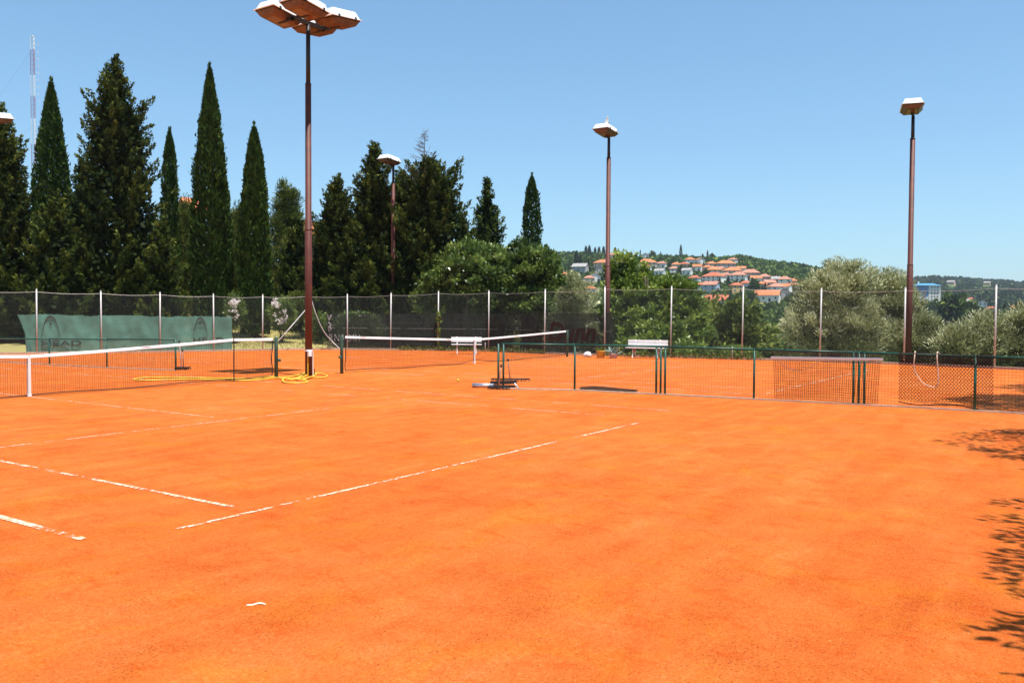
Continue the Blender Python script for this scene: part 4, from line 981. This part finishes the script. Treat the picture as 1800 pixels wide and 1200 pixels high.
rng = np.random.default_rng(66); n_ = 260; zz = rng.random(n_)**.8*1.75+.1; p_, d_, r_ = fence_pt(771, -.02)
Pv = np.stack([p_.x+rng.normal(size=n_)*.05, p_.y+rng.normal(size=n_)*.06, zz], 1); iv = tag(empty('climbing_ivy', (0, 0, 0)), 'thin ivy climbing the fence post left of the farther bench', 'ivy')
link('leaves', leafmesh('leaves', Pv, rng.normal(size=(n_, 3)), .10, .07, rng.random(n_), rng), MAT['broad2'], iv)
MB().tube([(p_.x+.02*math.sin(k), p_.y+.03*math.cos(k*1.7), .03+k*.14) for k in range(13)], .008, 5).build('stem', MAT['bark'], iv)
for x, y, yt, lab in [(853, 619.5, 602, 'short grey stake right of the farther bench'), (1287, 632, 609, 'short grey stake in front of the fence between the divider posts')]:
    q = gp(x, y); h = z_at(q, yt); o = MB().tube([(0, 0, -.05), (0, 0, h), (0, 0, h+.01)], [.02, .02, .008], 8).build('stake', MAT['galv'], None, True); o.location = q; tag(o, lab, 'stake')
# ------------------------------------------------------------------ weeds and grass (uncountable)
rng = np.random.default_rng(77); Ps = []
for x in np.concatenate([np.arange(700, 960, 3.0), np.arange(1060, 1340, 4.0)]):
    p, d, nr = fence_pt(x, -.02); k = rng.integers(6, 22)
    Ps.append(np.array([[p.x, p.y, 0]])+rng.normal(size=(k, 3))*np.array([.12, .12, .03])+np.array([[0, 0, .08]])*rng.random((k, 1))*2)
P = np.concatenate(Ps); P[:, 2] = np.abs(P[:, 2])+.03; D = rng.normal(size=(len(P), 3))*.5+np.array([[0, 0, 1]])
tag(link('weeds', leafmesh('weeds', P, D, .15, .05, rng.random(len(P))*.7, rng), MAT['grass']), 'weeds growing along the foot of the tall fence', 'weeds', kind='stuff')
N = 9000; xs = rng.uniform(380, 720, N); dp = rng.uniform(40.5, 64, N)
P = np.array([CAM+(_fw+_r*(x-900)/F_PX)*d_ for x, d_ in zip(xs, dp)]); P[:, 2] = terr(P[:, 0], P[:, 1])
ok = np.array([True]*N)
for i, q in enumerate(P):   # keep off the clay
    pass
P[:, 2] += .05
tag(link('grass', leafmesh('grass', P, rng.normal(size=(N, 3))*.5+np.array([[0, 0, 1]]), rng.uniform(.08, .2, N), .03, np.clip(.80+.25*np.sin(P[:, 0]*.9)*np.sin(P[:, 1]*.7)+rng.normal(size=N)*.15, 0, 1), rng), MAT['grass']), 'dry lawn grass on the slope behind the fence', 'grass', kind='stuff')

# ---- loose crumbs of brick on the near clay
N = 15000; dpt = 2.9+8.5*rng.random(N)**1.6; lat = rng.uniform(-.62, .62, N)*dpt; cov_ = np.sin(lat*1.7+dpt)*np.sin(dpt*2.3-lat*.8)+.35*(lat/dpt)*2; keep = rng.random(N) < .45+.4*cov_
C = CAM[None]+_fw[None]*0+np.outer(dpt, [_fh[0], _fh[1], 0])+np.outer(lat, [_rh[0], _rh[1], 0]); C = C[keep]; C[:, 2] = 0; n_ = len(C); sz = rng.uniform(.0022, .006, n_)
V = []; tet = np.array([[1, 0, 0], [-.5, .87, 0], [-.5, -.87, 0], [0, 0, 1.1]]); an = rng.random(n_)*6.28; ca, sa = np.cos(an), np.sin(an)
V = np.stack([C[:, None, 0]+sz[:, None]*(ca[:, None]*tet[None, :, 0]-sa[:, None]*tet[None, :, 1]), C[:, None, 1]+sz[:, None]*(sa[:, None]*tet[None, :, 0]+ca[:, None]*tet[None, :, 1]), .0005+sz[:, None]*tet[None, :, 2]], -1).reshape(-1, 3)
T = np.concatenate([np.arange(n_)[:, None]*4+np.array([[0, 1, 3]]), np.arange(n_)[:, None]*4+np.array([[1, 2, 3]]), np.arange(n_)[:, None]*4+np.array([[2, 0, 3]])])
tt = rng.random(n_); me = quadmesh('clay_grit', V, T, np.tile(tt, 3)); tag(link('clay_grit', me, MAT['grit']), 'loose brick crumbs strewn over the near clay', 'grit', kind='stuff')

# ------------------------------------------------------------------ trees right of the frame (they shade the clay at the right edge)
for i, (x, y, h, r, zc) in enumerate([(15.2, -19.6, 7.0, 2.0, 4.9), (10.6, -19.4, 9.6, 2.1, 7.4), (4.3, -20.05, 6.8, 2.15, 4.6), (-1.3, -20.42, 6.0, 1.9, 4.2), (-4.2, -20.50, 6.0, 1.8, 4.0)]):
    P = Vector((x, y, 0)); rg = random.Random(80+i)
    lb = [(0, 0, zc, r, r, h-zc), (.6, .35, zc-.6, r*.75, r*.85, 1.2), (-.9, .2, zc-.2, r*.7, r*.7, 1.1)]
    me = clumpy_me(lb, 80+i, 100, 95, .38, .12, .065)
    fin_tree('shade_tree', P, '%s shade tree from the camera beyond the right edge, shading the clay' % ['farthest', 'second farthest', 'middle', 'second nearest', 'nearest'][i], 'tree', 'shade trees right of the picture', me, 'broad', [([(0, 0, -.2), (0, 0, 2.2), (.1, .1, zc)], [.2, .16, .08])]+limbs(h, r*.8, 80+i, 6, .08))

# ------------------------------------------------------------------ radio mast
def radio_mast():
    dep = 400.0; P = stand(63, dep); zt = at(63, 70, dep).z; H = zt-P.z
    root = tag(empty('radio_mast', P), 'tall thin lattice radio mast with red and white bands above the left trees', 'radio mast')
    wd = 1.0; cs = [(wd*math.cos(a), wd*math.sin(a)) for a in (0.3, 0.3+2*math.pi/3, 0.3+4*math.pi/3)]
    lev = [0.0]+[at(63, y, dep).z-P.z for y in (300, 255, 210, 172, 135, 92)]+[H]
    for i in range(len(lev)-1):
        z0, z1 = lev[i], lev[i+1]; b = MB()
        for (x, y) in cs: b.tube([(x, y, z0), (x, y, z1)], .11, 5)
        n = max(2, int((z1-z0)/1.9))
        for k in range(n):
            za = z0+(z1-z0)*k/n; zb = z0+(z1-z0)*(k+1)/n
            for j in range(3):
                A, B = cs[j], cs[(j+1) % 3]; b.tube([(A[0], A[1], za), (B[0], B[1], zb)], .05, 3, False); b.tube([(A[0], A[1], za), (B[0], B[1], za)], .05, 3, False)
        b.build('mast_section', MAT['mastred' if i % 2 == 1 else 'mastwhite'], root)
    for j in range(3):
        a = .5+j*2*math.pi/3
        for zf in (.95, .62): MB().tube([(0, 0, H*zf), (H*.55*math.cos(a), H*.55*math.sin(a), 0)], .03, 3, False).build('guy_wire', MAT['wiregalv'], root)
    b = MB()
    for k in range(9): z = H*.97-k*3.2; b.tube([(1.0, 0, z), (2.2, -.6, z)], .06, 3, False); b.tube([(2.2, -.6, z-.8), (2.2, -.6, z+.8)], .08, 4)
    b.build('antenna_row', MAT['mastwhite'], root)
    MB().tube([(0, 0, H), (0, 0, H+.6)], .6, 6).build('mast_head', MAT['mastwhite'], root)
radio_mast()

# ------------------------------------------------------------------ village houses
ROOFS = {k: simple('roof_tiles_'+k, c, .85, 0, .25, .6, .3) for k, c in dict(orange=(.58, .19, .075), pink=(.50, .21, .14), red=(.46, .13, .065), grey=(.34, .32, .30), blue=(.06, .26, .50)).items()}
WALLS = {k: simple('render_'+k, c, .85, 0, .1, .5) for k, c in dict(white=(.76, .75, .71), cream=(.62, .50, .36), pink=(.55, .38, .33), yellow=(.60, .42, .15), blue=(.42, .48, .54), grey=(.42, .40, .38)).items()}
def house(P, rz, W, D, Hh, roof, rk, wk, label, floors=2, chim=1, row='houses of the hillside village', name='village_house'):
    root = tag(empty(name, P, rz), label, 'house', row)     # local -y faces the viewer
    MB().box((0, 0, Hh/2-.8), (W, D, Hh+1.6)).build('wall', WALLS[wk], root)
    ov = .45; rh = D*.5*.60; X, Y = W/2+ov, D/2+ov; b = MB(); z = Hh
    if roof == 'hip':
        k = max(0.0, W/2-D/2); b.add([(-X, -Y, z), (X, -Y, z), (X, Y, z), (-X, Y, z), (-k, 0, z+rh), (k, 0, z+rh), (-X, -Y, z-.2), (X, -Y, z-.2), (X, Y, z-.2), (-X, Y, z-.2)], [(0, 1, 5, 4), (1, 2, 5), (2, 3, 4, 5), (3, 0, 4), (6, 7, 1, 0), (7, 8, 2, 1), (8, 9, 3, 2), (9, 6, 0, 3), (9, 8, 7, 6)])
    elif roof == 'gable':
        b.add([(-X, -Y, z-.25), (X, -Y, z-.25), (X, 0, z+rh), (-X, 0, z+rh), (X, Y, z-.25), (-X, Y, z-.25), (-X, -Y, z-.05), (X, -Y, z-.05), (X, 0, z+rh+.22), (-X, 0, z+rh+.22), (X, Y, z-.05), (-X, Y, z-.05)], [(6, 7, 8, 9), (9, 8, 10, 11), (3, 2, 1, 0), (5, 4, 2, 3), (0, 1, 7, 6), (4, 5, 11, 10), (1, 2, 8, 7), (2, 4, 10, 8), (5, 3, 9, 11), (3, 0, 6, 9)])
    else:  # gable end to the viewer
        b.add([(-X, -Y, z-.25), (-X, Y, z-.25), (0, Y, z+rh*1.2), (0, -Y, z+rh*1.2), (X, Y, z-.25), (X, -Y, z-.25), (-X, -Y, z-.05), (-X, Y, z-.05), (0, Y, z+rh*1.2+.22), (0, -Y, z+rh*1.2+.22), (X, Y, z-.05), (X, -Y, z-.05)], [(9, 8, 7, 6), (11, 10, 8, 9), (0, 1, 2, 3), (3, 2, 4, 5), (6, 7, 1, 0), (10, 11, 5, 4), (0, 3, 9, 6), (3, 5, 11, 9), (1, 7, 8, 2), (2, 8, 10, 4)])
    rf_ = b.build('roof', ROOFS[rk], root)
    if roof in ('gable', 'end'):
        g = MB()
        if roof == 'gable':
            for s in (-1, 1): g.add([(s*(W/2-.02), -D/2, Hh-.01), (s*(W/2-.02), D/2, Hh-.01), (s*(W/2-.02), 0, Hh+rh-.05)], [(0, 1, 2) if s > 0 else (2, 1, 0)])
        else:
            for s in (-1, 1): g.add([(-W/2, s*(D/2-.02), Hh-.01), (W/2, s*(D/2-.02), Hh-.01), (0, s*(D/2-.02), Hh+rh*1.2-.1)], [(0, 1, 2) if s < 0 else (2, 1, 0)])
        g.build('gable', WALLS[wk], root)
    if chim: MB().box((W*.18, D*.08, Hh+rh*.9), (.8, .8, 1.5)).build('chimney', WALLS['pink' if wk == 'white' else wk], rf_)
    n = max(2, int(W/3.2)); fh = Hh/floors
    for fl in range(floors):
        for i in range(n):
            x = (i-(n-1)/2)*W/n; zc = fl*fh+fh*.55
            if fl == 0 and i == n//2:
                MB().box((x, -D/2-.03, 1.05), (1.1, .06, 2.1)).build('door', MAT['glass'], root); continue
            w_ = MB().box((x, -D/2-.02, zc), (1.25, .06, 1.45)).build('window', WALLS['white'], root)
            MB().box((x, -D/2-.045, zc), (1.0, .05, 1.2)).build('pane', MAT['glass'], w_)
    return root
HS = [ # x, y base, width px, roof, roof colour, wall, row
 (1075, 446, 9, 'hip', 'pink', 'pink', 'crest'), (1107, 450, 16, 'hip', 'grey', 'white', 'crest'), (1135, 448, 9, 'end', 'pink', 'white', 'crest'), (1288, 463.5, 14, 'hip', 'pink', 'white', 'crest'),
 (1213, 464, 16, 'hip', 'orange', 'white', 'top'), (1231, 465, 11, 'end', 'pink', 'white', 'top'), (1250, 471.5, 16, 'hip', 'orange', 'cream', 'top'), (1275, 473, 31, 'hip', 'orange', 'pink', 'top'),
 (1058, 473, 24, 'hip', 'orange', 'cream', 'upper'), (1086, 472, 28, 'hip', 'pink', 'pink', 'upper'), (1137, 471.5, 31, 'hip', 'orange', 'cream', 'upper'), (1163, 471, 15, 'hip', 'pink', 'white', 'upper'), (1188, 473, 13, 'hip', 'orange', 'cream', 'upper'), (1203, 472, 10, 'hip', 'red', 'pink', 'upper'), (1226, 477, 13, 'gable', 'orange', 'white', 'upper'),
 (1020, 480, 24, 'gable', 'grey', 'grey', 'middle'), (1055, 481, 16, 'end', 'orange', 'grey', 'middle'), (1136, 477, 11, 'hip', 'red', 'white', 'middle'), (1160, 485, 15, 'gable', 'grey', 'white', 'middle'), (1184, 481, 15, 'hip', 'pink', 'white', 'middle'), (1255, 485, 25, 'hip', 'orange', 'cream', 'middle'), (1288, 486, 30, 'hip', 'orange', 'cream', 'middle'), (1319, 490, 32, 'hip', 'pink', 'pink', 'middle'),
 (986, 492, 18, 'gable', 'orange', 'cream', 'lower'), (1035, 499, 14, 'hip', 'pink', 'pink', 'lower'), (1046, 496, 11, 'end', 'grey', 'white', 'lower'), (1221, 501, 18, 'hip', 'red', 'white', 'lower'), (1255, 498, 33, 'hip', 'red', 'white', 'lower'), (1298, 496, 26, 'hip', 'pink', 'white', 'lower'), (1343, 498, 20, 'hip', 'pink', 'pink', 'lower'), (1361, 500, 18, 'gable', 'grey', 'pink', 'lower'), (1379, 503, 22, 'hip', 'pink', 'white', 'lower'),
 (1036, 519, 12, 'hip', 'orange', 'white', 'second lowest'), (1250, 514, 24, 'gable', 'pink', 'blue', 'second lowest'), (1294, 515, 19, 'hip', 'red', 'yellow', 'second lowest'), (1338, 510, 12, 'hip', 'orange', 'pink', 'second lowest'), (1364, 517, 26, 'hip', 'pink', 'white', 'second lowest'), (1395, 512, 10, 'hip', 'red', 'cream', 'second lowest'),
 (1259, 541, 38, 'gable', 'red', 'white', 'lowest'), (1349, 532, 39, 'gable', 'orange', 'white', 'lowest'), (1376, 525, 14, 'end', 'grey', 'grey', 'lowest'),
 (1243, 478, 11, 'hip', 'orange', 'pink', 'upper'), (1267, 480, 14, 'hip', 'pink', 'cream', 'upper'), (1303, 480, 14, 'gable', 'orange', 'white', 'upper'), (1276, 493, 15, 'hip', 'pink', 'white', 'lower'), (1328, 499, 16, 'gable', 'orange', 'white', 'lower'),
 (1311, 509, 12, 'hip', 'red', 'white', 'second lowest'), (1352, 507, 14, 'gable', 'pink', 'cream', 'second lowest'), (1380, 514, 12, 'gable', 'orange', 'white', 'second lowest'), (1233, 513, 12, 'hip', 'orange', 'white', 'second lowest'), (1392, 503, 12, 'hip', 'orange', 'pink', 'lower'), (1100, 477, 15, 'gable', 'red', 'white', 'middle'), (1208, 484, 13, 'gable', 'grey', 'white', 'middle')]
ORD = ['first', 'second', 'third', 'fourth', 'fifth', 'sixth', 'seventh', 'eighth', 'ninth', 'tenth', 'eleventh', 'twelfth']
rg = random.Random(12); BOX = []
byrow = {}
for h in sorted(HS, key=lambda h: h[0]): byrow.setdefault(h[6], []).append(h)
for row, L in byrow.items():
    for i, (x, y, wpx, rt, rk, wk, _) in enumerate(L):
        P, d = hit(x, y); W = max(7.0, min(20, wpx*d/F_PX*1.05)); D = min(W*.75, 9.5); Hh = 4.4 if wpx/d > .03 else 3.6
        if row == 'lowest': Hh = 3.8
        u = (P-Vector(CAM)); rz = math.atan2(u.y, u.x)-math.pi/2+rg.uniform(-.45, .45); P.z = float(terr(P.x, P.y))
        cn = dict(orange='orange', pink='pinkish', red='red', grey='grey')[rk]; tn = dict(hip='hipped', gable='long gabled', end='front-gabled')[rt]
        house(P, rz, W, D, Hh, rt, rk, wk, '%s house with %s %s roof, %s from left in %s row of village' % (wk, cn, tn, ORD[i], row), 2 if Hh > 4 else 1)
        t_, b__ = proj(P+Vector((0, 0, Hh+3)))[1], proj(P)[1]; BOX.append((x-wpx*.55, x+wpx*.55, t_-1, b__-.38*(b__-t_), d))
# apartment block with blue roof, and scattered far houses
P, d = hit(1630, 530); W = 40*d/F_PX; u = P-Vector(CAM); rz = math.atan2(u.y, u.x)-math.pi/2+.35; Hh = 28*d/F_PX
root = tag(empty('apartment_block', P, rz), 'white apartment block with bright blue roof behind the olive trees', 'apartment block')
MB().box((W*.22, 0, Hh/2-2), (W*.5, W*.45, Hh+4)).build('wall', WALLS['white'], root)
MB().box((-W*.28, W*.03, Hh/2-2), (W*.5, W*.5, Hh+3.6)).build('blue_wing', MAT['paleblue'], root)
b = MB(); X0, X1, Y = -W*.56, W*.5, W*.30
b.add([(X0, -Y, Hh), (X1, -Y, Hh), (X1, Y, Hh), (X0, Y, Hh), (X0+W*.15, 0, Hh+2.4), (X1-W*.3, 0, Hh+2.4)], [(0, 1, 5, 4), (1, 2, 5), (2, 3, 4, 5), (3, 0, 4), (3, 2, 1, 0)]); r_ = b.build('roof', ROOFS['blue'], root)
MB().box((-W*.4, 0, Hh+3), (1.6, 1.6, 2.6)).build('chimney', WALLS['white'], r_)
for fl in range(5):
    for i in range(3):
        z = Hh*(.12+fl*.19); x = W*(.10+i*.12); w_ = MB().box((x, -W*.225-.03, z), (1.5, .08, 1.7)).build('window', WALLS['grey'], root); MB().box((x, -W*.225-.08, z), (1.2, .06, 1.4)).build('pane', MAT['glass'], w_)
BOX.append((1608, 1655, 500, 527, d))
FAR = [(1614, 489, 11, 'hip', 'grey', 'white', 'on the far hill crest beside the rightmost light pole'), (1672, 501, 12, 'gable', 'grey', 'pink', 'halfway up the far hill, above the dark woods'), (1735, 502, 10, 'gable', 'grey', 'yellow', 'on the far hill slope, left of the crest house'), (1796, 500, 11, 'hip', 'pink', 'white', 'at the right end of the far hill crest'),
       (1706, 533, 7, 'hip', 'red', 'pink', 'half hidden in the dark valley trees'), (1698, 539, 7, 'gable', 'grey', 'white', 'smallest one in the dark valley trees'), (1727, 542, 14, 'end', 'grey', 'white', 'in the valley left of the last fence post'), (1741, 553, 13, 'hip', 'red', 'pink', 'in the valley just behind the last fence post'), (1786, 551, 12, 'gable', 'orange', 'cream', 'in the valley at the right edge')]
for (x, y, wpx, rt, rk, wk, where) in FAR:
    P, d = hit(x, y, 380); W = max(7, min(17, wpx*d/F_PX)); u = P-Vector(CAM); rz = math.atan2(u.y, u.x)-math.pi/2+rg.uniform(-.4, .4); P.z = float(terr(P.x, P.y))
    house(P, rz, W, W*.7, 5.2, rt, rk, wk, '%s house with %s roof %s' % (wk, rk, where), 2, row='scattered houses of the far valley', name='far_house')
    BOX.append((x-wpx*.6, x+wpx*.6, proj(P+Vector((0, 0, 8)))[1], y-1, d))
for (x, dep, yr, wpx, where) in [(338, 125, 354, 17, 'showing between the thin cypress and the tallest cypress'), (404, 130, 414, 14, 'showing right of the tallest cypress'), (540, 135, 394, 12, 'peeping out behind the near light pole')]:
    P = stand(x, dep); Hh = max(4.5, z_at(P, yr)-P.z-1.6); u = P-Vector(CAM); house(P, math.atan2(u.y, u.x)-math.pi/2+.3, wpx*dep/F_PX*1.6, 6, Hh, 'gable', 'orange', 'cream', 'cream house with orange roof %s' % where, 2, 0, 'houses behind the left trees', 'garden_house')

# ------------------------------------------------------------------ far trees that stand out, and the uncountable scrub
rngv = np.random.default_rng(5)
far_cyp = cypress_me(10, 1.25, 91, 900, .02, lambda t: np.clip(1-t, 0, 1)**.5*1.1)
far_round = clumpy_me([(0, 0, 4.2, 2.6, 2.6, 3.0), (.8, 0, 5.4, 1.6, 1.6, 1.8)], 92, 50, 18, 1.0, .9, .55)
far_cone = conifer_me(9, 2.2, 93, 60, 3)
for me in (far_cyp,):
    pass
far_cyp2 = far_cyp
def upsize(me, k):     # broader sprays for trees seen from far away
    co = np.empty(len(me.vertices)*3, np.float32); me.vertices.foreach_get('co', co); q = co.reshape(-1, 4, 3); c = q.mean(1, keepdims=True); q[:] = c+(q-c)*k; me.vertices.foreach_set('co', co); me.update(); return me
upsize(far_cyp, 2.6); upsize(far_cone, 4.0)
bark_me = MB().tube([(0, 0, -.5), (0, 0, 4.5)], [.22, .1], 6).build('trunk', MAT['bark']).data
bpy.data.objects.remove(bpy.data.objects['trunk']) if 'trunk' in bpy.data.objects and bpy.data.objects['trunk'].parent is None else None
for o in [o for o in bpy.data.objects if o.type == 'MESH' and o.data == bark_me]: bpy.data.objects.remove(o)
far_cyp.materials.append(MAT['cypress']); far_round.materials.append(MAT['scrub']); far_cone.materials.append(MAT['cedar'])
def far_tree(x, ybase, ytop, kind, label, group, wide=1.0):
    P, d = hit(x, ybase); P.z = float(terr(P.x, P.y)); H = max(3.0, (ybase-ytop)*d/F_PX); me, h0, nm, cat = dict(c=(far_cyp, 10, 'cypress_tree', 'cypress'), r=(far_round, 7.2, 'round_tree', 'tree'), k=(far_cone, 9, 'conifer_tree', 'conifer'))[kind]
    root = tag(empty(nm, P, rg.uniform(0, 6)), label, cat, group); k = H/h0; root.scale = (k*wide, k*wide, k); link('crown', me, None, root); link('trunk', bark_me, None, root)
CREST = [(1030, 447, 433, 'k'), (1036, 447, 432, 'k'), (1046, 446, 433, 'k'), (1053, 446, 432, 'k'), (1061, 448, 433, 'k'), (1081.5, 446, 431, 'k'), (1120, 446, 438, 'c'), (1125.5, 446, 435, 'c'), (1141, 445, 437, 'c'), (1147, 446, 436, 'r'), (1161.5, 448, 438, 'c'), (1196.7, 452, 432, 'c'), (1206, 455, 447, 'r'), (1235, 456, 446, 'k'), (1243.5, 457, 443, 'c'), (1252, 459, 449, 'r'), (1360.5, 472, 462, 'c'), (1013, 470, 443, 'k'), (1020, 472, 447, 'k')]
for i, (x, yb, yt, k) in enumerate(CREST):
    nm = dict(c='slim cypress', r='rounded tree', k='pointed conifer')[k]
    far_tree(x, yb, yb-(yb-yt)*(1.35 if i < 17 else 1.0), k, ('%s on the village hill skyline, %s tree from the left' % (nm, (ORD+['thirteenth', 'fourteenth', 'fifteenth', 'sixteenth', 'seventeenth'])[i])) if i < 17 else ['tall dark conifer left of the village, the left one of two', 'tall dark conifer left of the village, the right one of two'][i-17], 'trees on the hill skyline', 1.0 if k != 'k' else 1.1)
VILL = [(1034, 478, 455, 'k'), (1240, 490, 474, 'r'), (1265, 512, 487, 'c'), (1280, 512, 485, 'c'), (1322, 512, 488, 'k'), (1327, 516, 492, 'r'), (1345, 515, 497, 'c'), (1351, 515, 498, 'c'), (1388, 512, 494, 'c'), (1197, 482, 466, 'r'), (1213, 480, 466, 'r'), (1172, 483, 470, 'r'), (1285, 545, 520, 'r'), (1300, 548, 517, 'r'), (1320, 545, 512, 'r'), (1385, 540, 520, 'r'), (1262, 520, 508, 'r'), (1390, 490, 476, 'c')]
VILL.sort(); cnt = {}
for i, (x, yb, yt, k) in enumerate(VILL):
    nm = dict(c='dark cypress', r='bushy tree', k='spreading conifer')[k]; cnt[k] = cnt.get(k, -1)+1
    far_tree(x, yb, yt, k, '%s among the village houses, %s of its kind from the left' % (nm, ORD[cnt[k]]), nm+' among the houses', 1.0)
for i, (x, yb, yt, k) in enumerate(sorted([(1668, 592, 530, 'k'), (1672, 594, 520, 'r'), (1682, 592, 522, 'r'), (1692, 592, 528, 'k'), (1703, 594, 533, 'r'), (1716, 592, 540, 'r'), (1765, 585, 535, 'c'), (1788, 585, 530, 'c'), (1770, 590, 548, 'r'), (1750, 580, 550, 'r')])):
    far_tree(x, yb, yt, k, 'dark valley %s beyond the olive trees at right, %s from the left' % (dict(c='cypress', r='tree', k='conifer')[k], (ORD+['thirteenth'])[i]), 'dark trees in the right valley', 1.0 if k != 'k' else 1.2)
# valley bushes, mid distance
bush = [clumpy_me([(0, 0, 1.3, 1.7, 1.7, 1.3), (.8, .3, 1.7, 1.0, 1.0, 1.1), (-.9, -.2, 1.2, 1.0, 1.0, 1.0)], 100+i, 75, 46, .42, .22, .13, tmul=1.1) for i in range(3)]
for i, b_ in enumerate(bush): b_.materials.append(MAT[['broad2', 'pine', 'olive'][i]])
for i in range(46):
    x = rngv.uniform(985, 1420) if i < 36 else rngv.uniform(1420, 1800); dep = rngv.uniform(55, 190); P = stand(x, dep)
    if 1050 < x < 1250 and dep < 70: continue
    root = tag(empty('valley_bush', P, rngv.uniform(0, 6)), 'rounded bush in the green valley below the village', 'bush', 'bushes in the valley'); k = rngv.uniform(.9, 1.9)*(1+dep/220); root.scale = (k, k, k*rngv.uniform(.9, 1.25))
    link('foliage', bush[[0, 1, 1, 2, 0][i % 5]], None, root)
# scrub
def scrub(N, xr, dr, size, name, label, mat, seed, nq=16, tb=.0):
    rng = np.random.default_rng(seed); xs = rng.uniform(*xr, N*2); ds = np.sqrt(rng.uniform(dr[0]**2, dr[1]**2, N*2)); sz = rng.uniform(*size, N*2)
    C = CAM[None]+(_fw[None]+_r[None]*((xs-900)/F_PX)[:, None])*ds[:, None]; C[:, 2] = terr(C[:, 0], C[:, 1])
    px = 900+F_PX*((C-CAM) @ _r)/((C-CAM) @ _fw); dep = (C-CAM) @ _fw
    yb = 600-F_PX*((C-CAM) @ _u)/dep; yt = yb-sz*1.25*F_PX/dep; hw = sz*.62*F_PX/dep; keep = np.ones(len(C), bool)
    for (x0, x1, t0, b0, d) in BOX: keep &= ~((px+hw > x0) & (px-hw < x1) & (yt < b0-1.0) & (yb > t0) & (dep < d+5))
    C = C[keep][:N]; sz = sz[keep][:N]; n = len(C)
    q = unit(rng, n*nq).reshape(n, nq, 3); q[:, :, 2] = np.abs(q[:, :, 2])*1.15; q *= (.55+.45*rng.random((n, nq, 1)))
    P = C[:, None]+q*sz[:, None, None]*.6+np.array([0, 0, .12])*sz[:, None, None]
    D = q+rng.normal(size=q.shape)*.5; T = np.clip(rng.beta(2, 2, (n, 1))*.75+tb+.22*q[:, :, 2]+rng.normal(size=(n, nq))*.1-.05, 0, 1)
    me = leafmesh(name, P.reshape(-1, 3), D.reshape(-1, 3), np.repeat(sz*.62, nq), np.repeat(sz*.46, nq), T.ravel(), rng)
    tag(link(name, me, MAT[mat]), label, 'scrub', kind='stuff')
scrub(2600, (930, 1560), (190, 430), (2.2, 5.0), 'valley_scrub', 'dense green scrub on the slope below the village', 'scrub', 201, 20)
scrub(6500, (930, 1640), (430, 930), (2.5, 6.5), 'hill_scrub', 'green scrub and woods covering the village hill', 'scrub', 202, 18)
scrub(1500, (1290, 1560), (600, 920), (5, 9), 'hill_woods', 'dense bright woods on the right shoulder of the village hill', 'scrub', 203, 22, .12)
scrub(3500, (1560, 1840), (180, 900), (4, 8), 'valley_woods', 'dark woods in the valley at right', 'farscrub', 204, 20)
scrub(6500, (1400, 1900), (900, 1950), (6, 13), 'far_hill_woods', 'woods on the far bluish hill at right', 'farscrub', 205, 16)

# ------------------------------------------------------------------ haze
m = bpy.data.materials.new('thin_haze'); m.use_nodes = True; n = m.node_tree; n.nodes.clear(); out = n.nodes.new('ShaderNodeOutputMaterial')
pv = n.nodes.new('ShaderNodeVolumePrincipled'); pv.inputs['Color'].default_value = (.78, .88, 1.0, 1); pv.inputs['Density'].default_value = .00010; pv.inputs['Anisotropy'].default_value = .2
n.links.new(pv.outputs[0], out.inputs['Volume'])
HAZE = True
if HAZE:
    o = MB().box((0, 0, 65), (10800, 10800, 170)).build('haze', m); tag(o, 'thin bluish haze over the far hills', 'haze', kind='stuff')
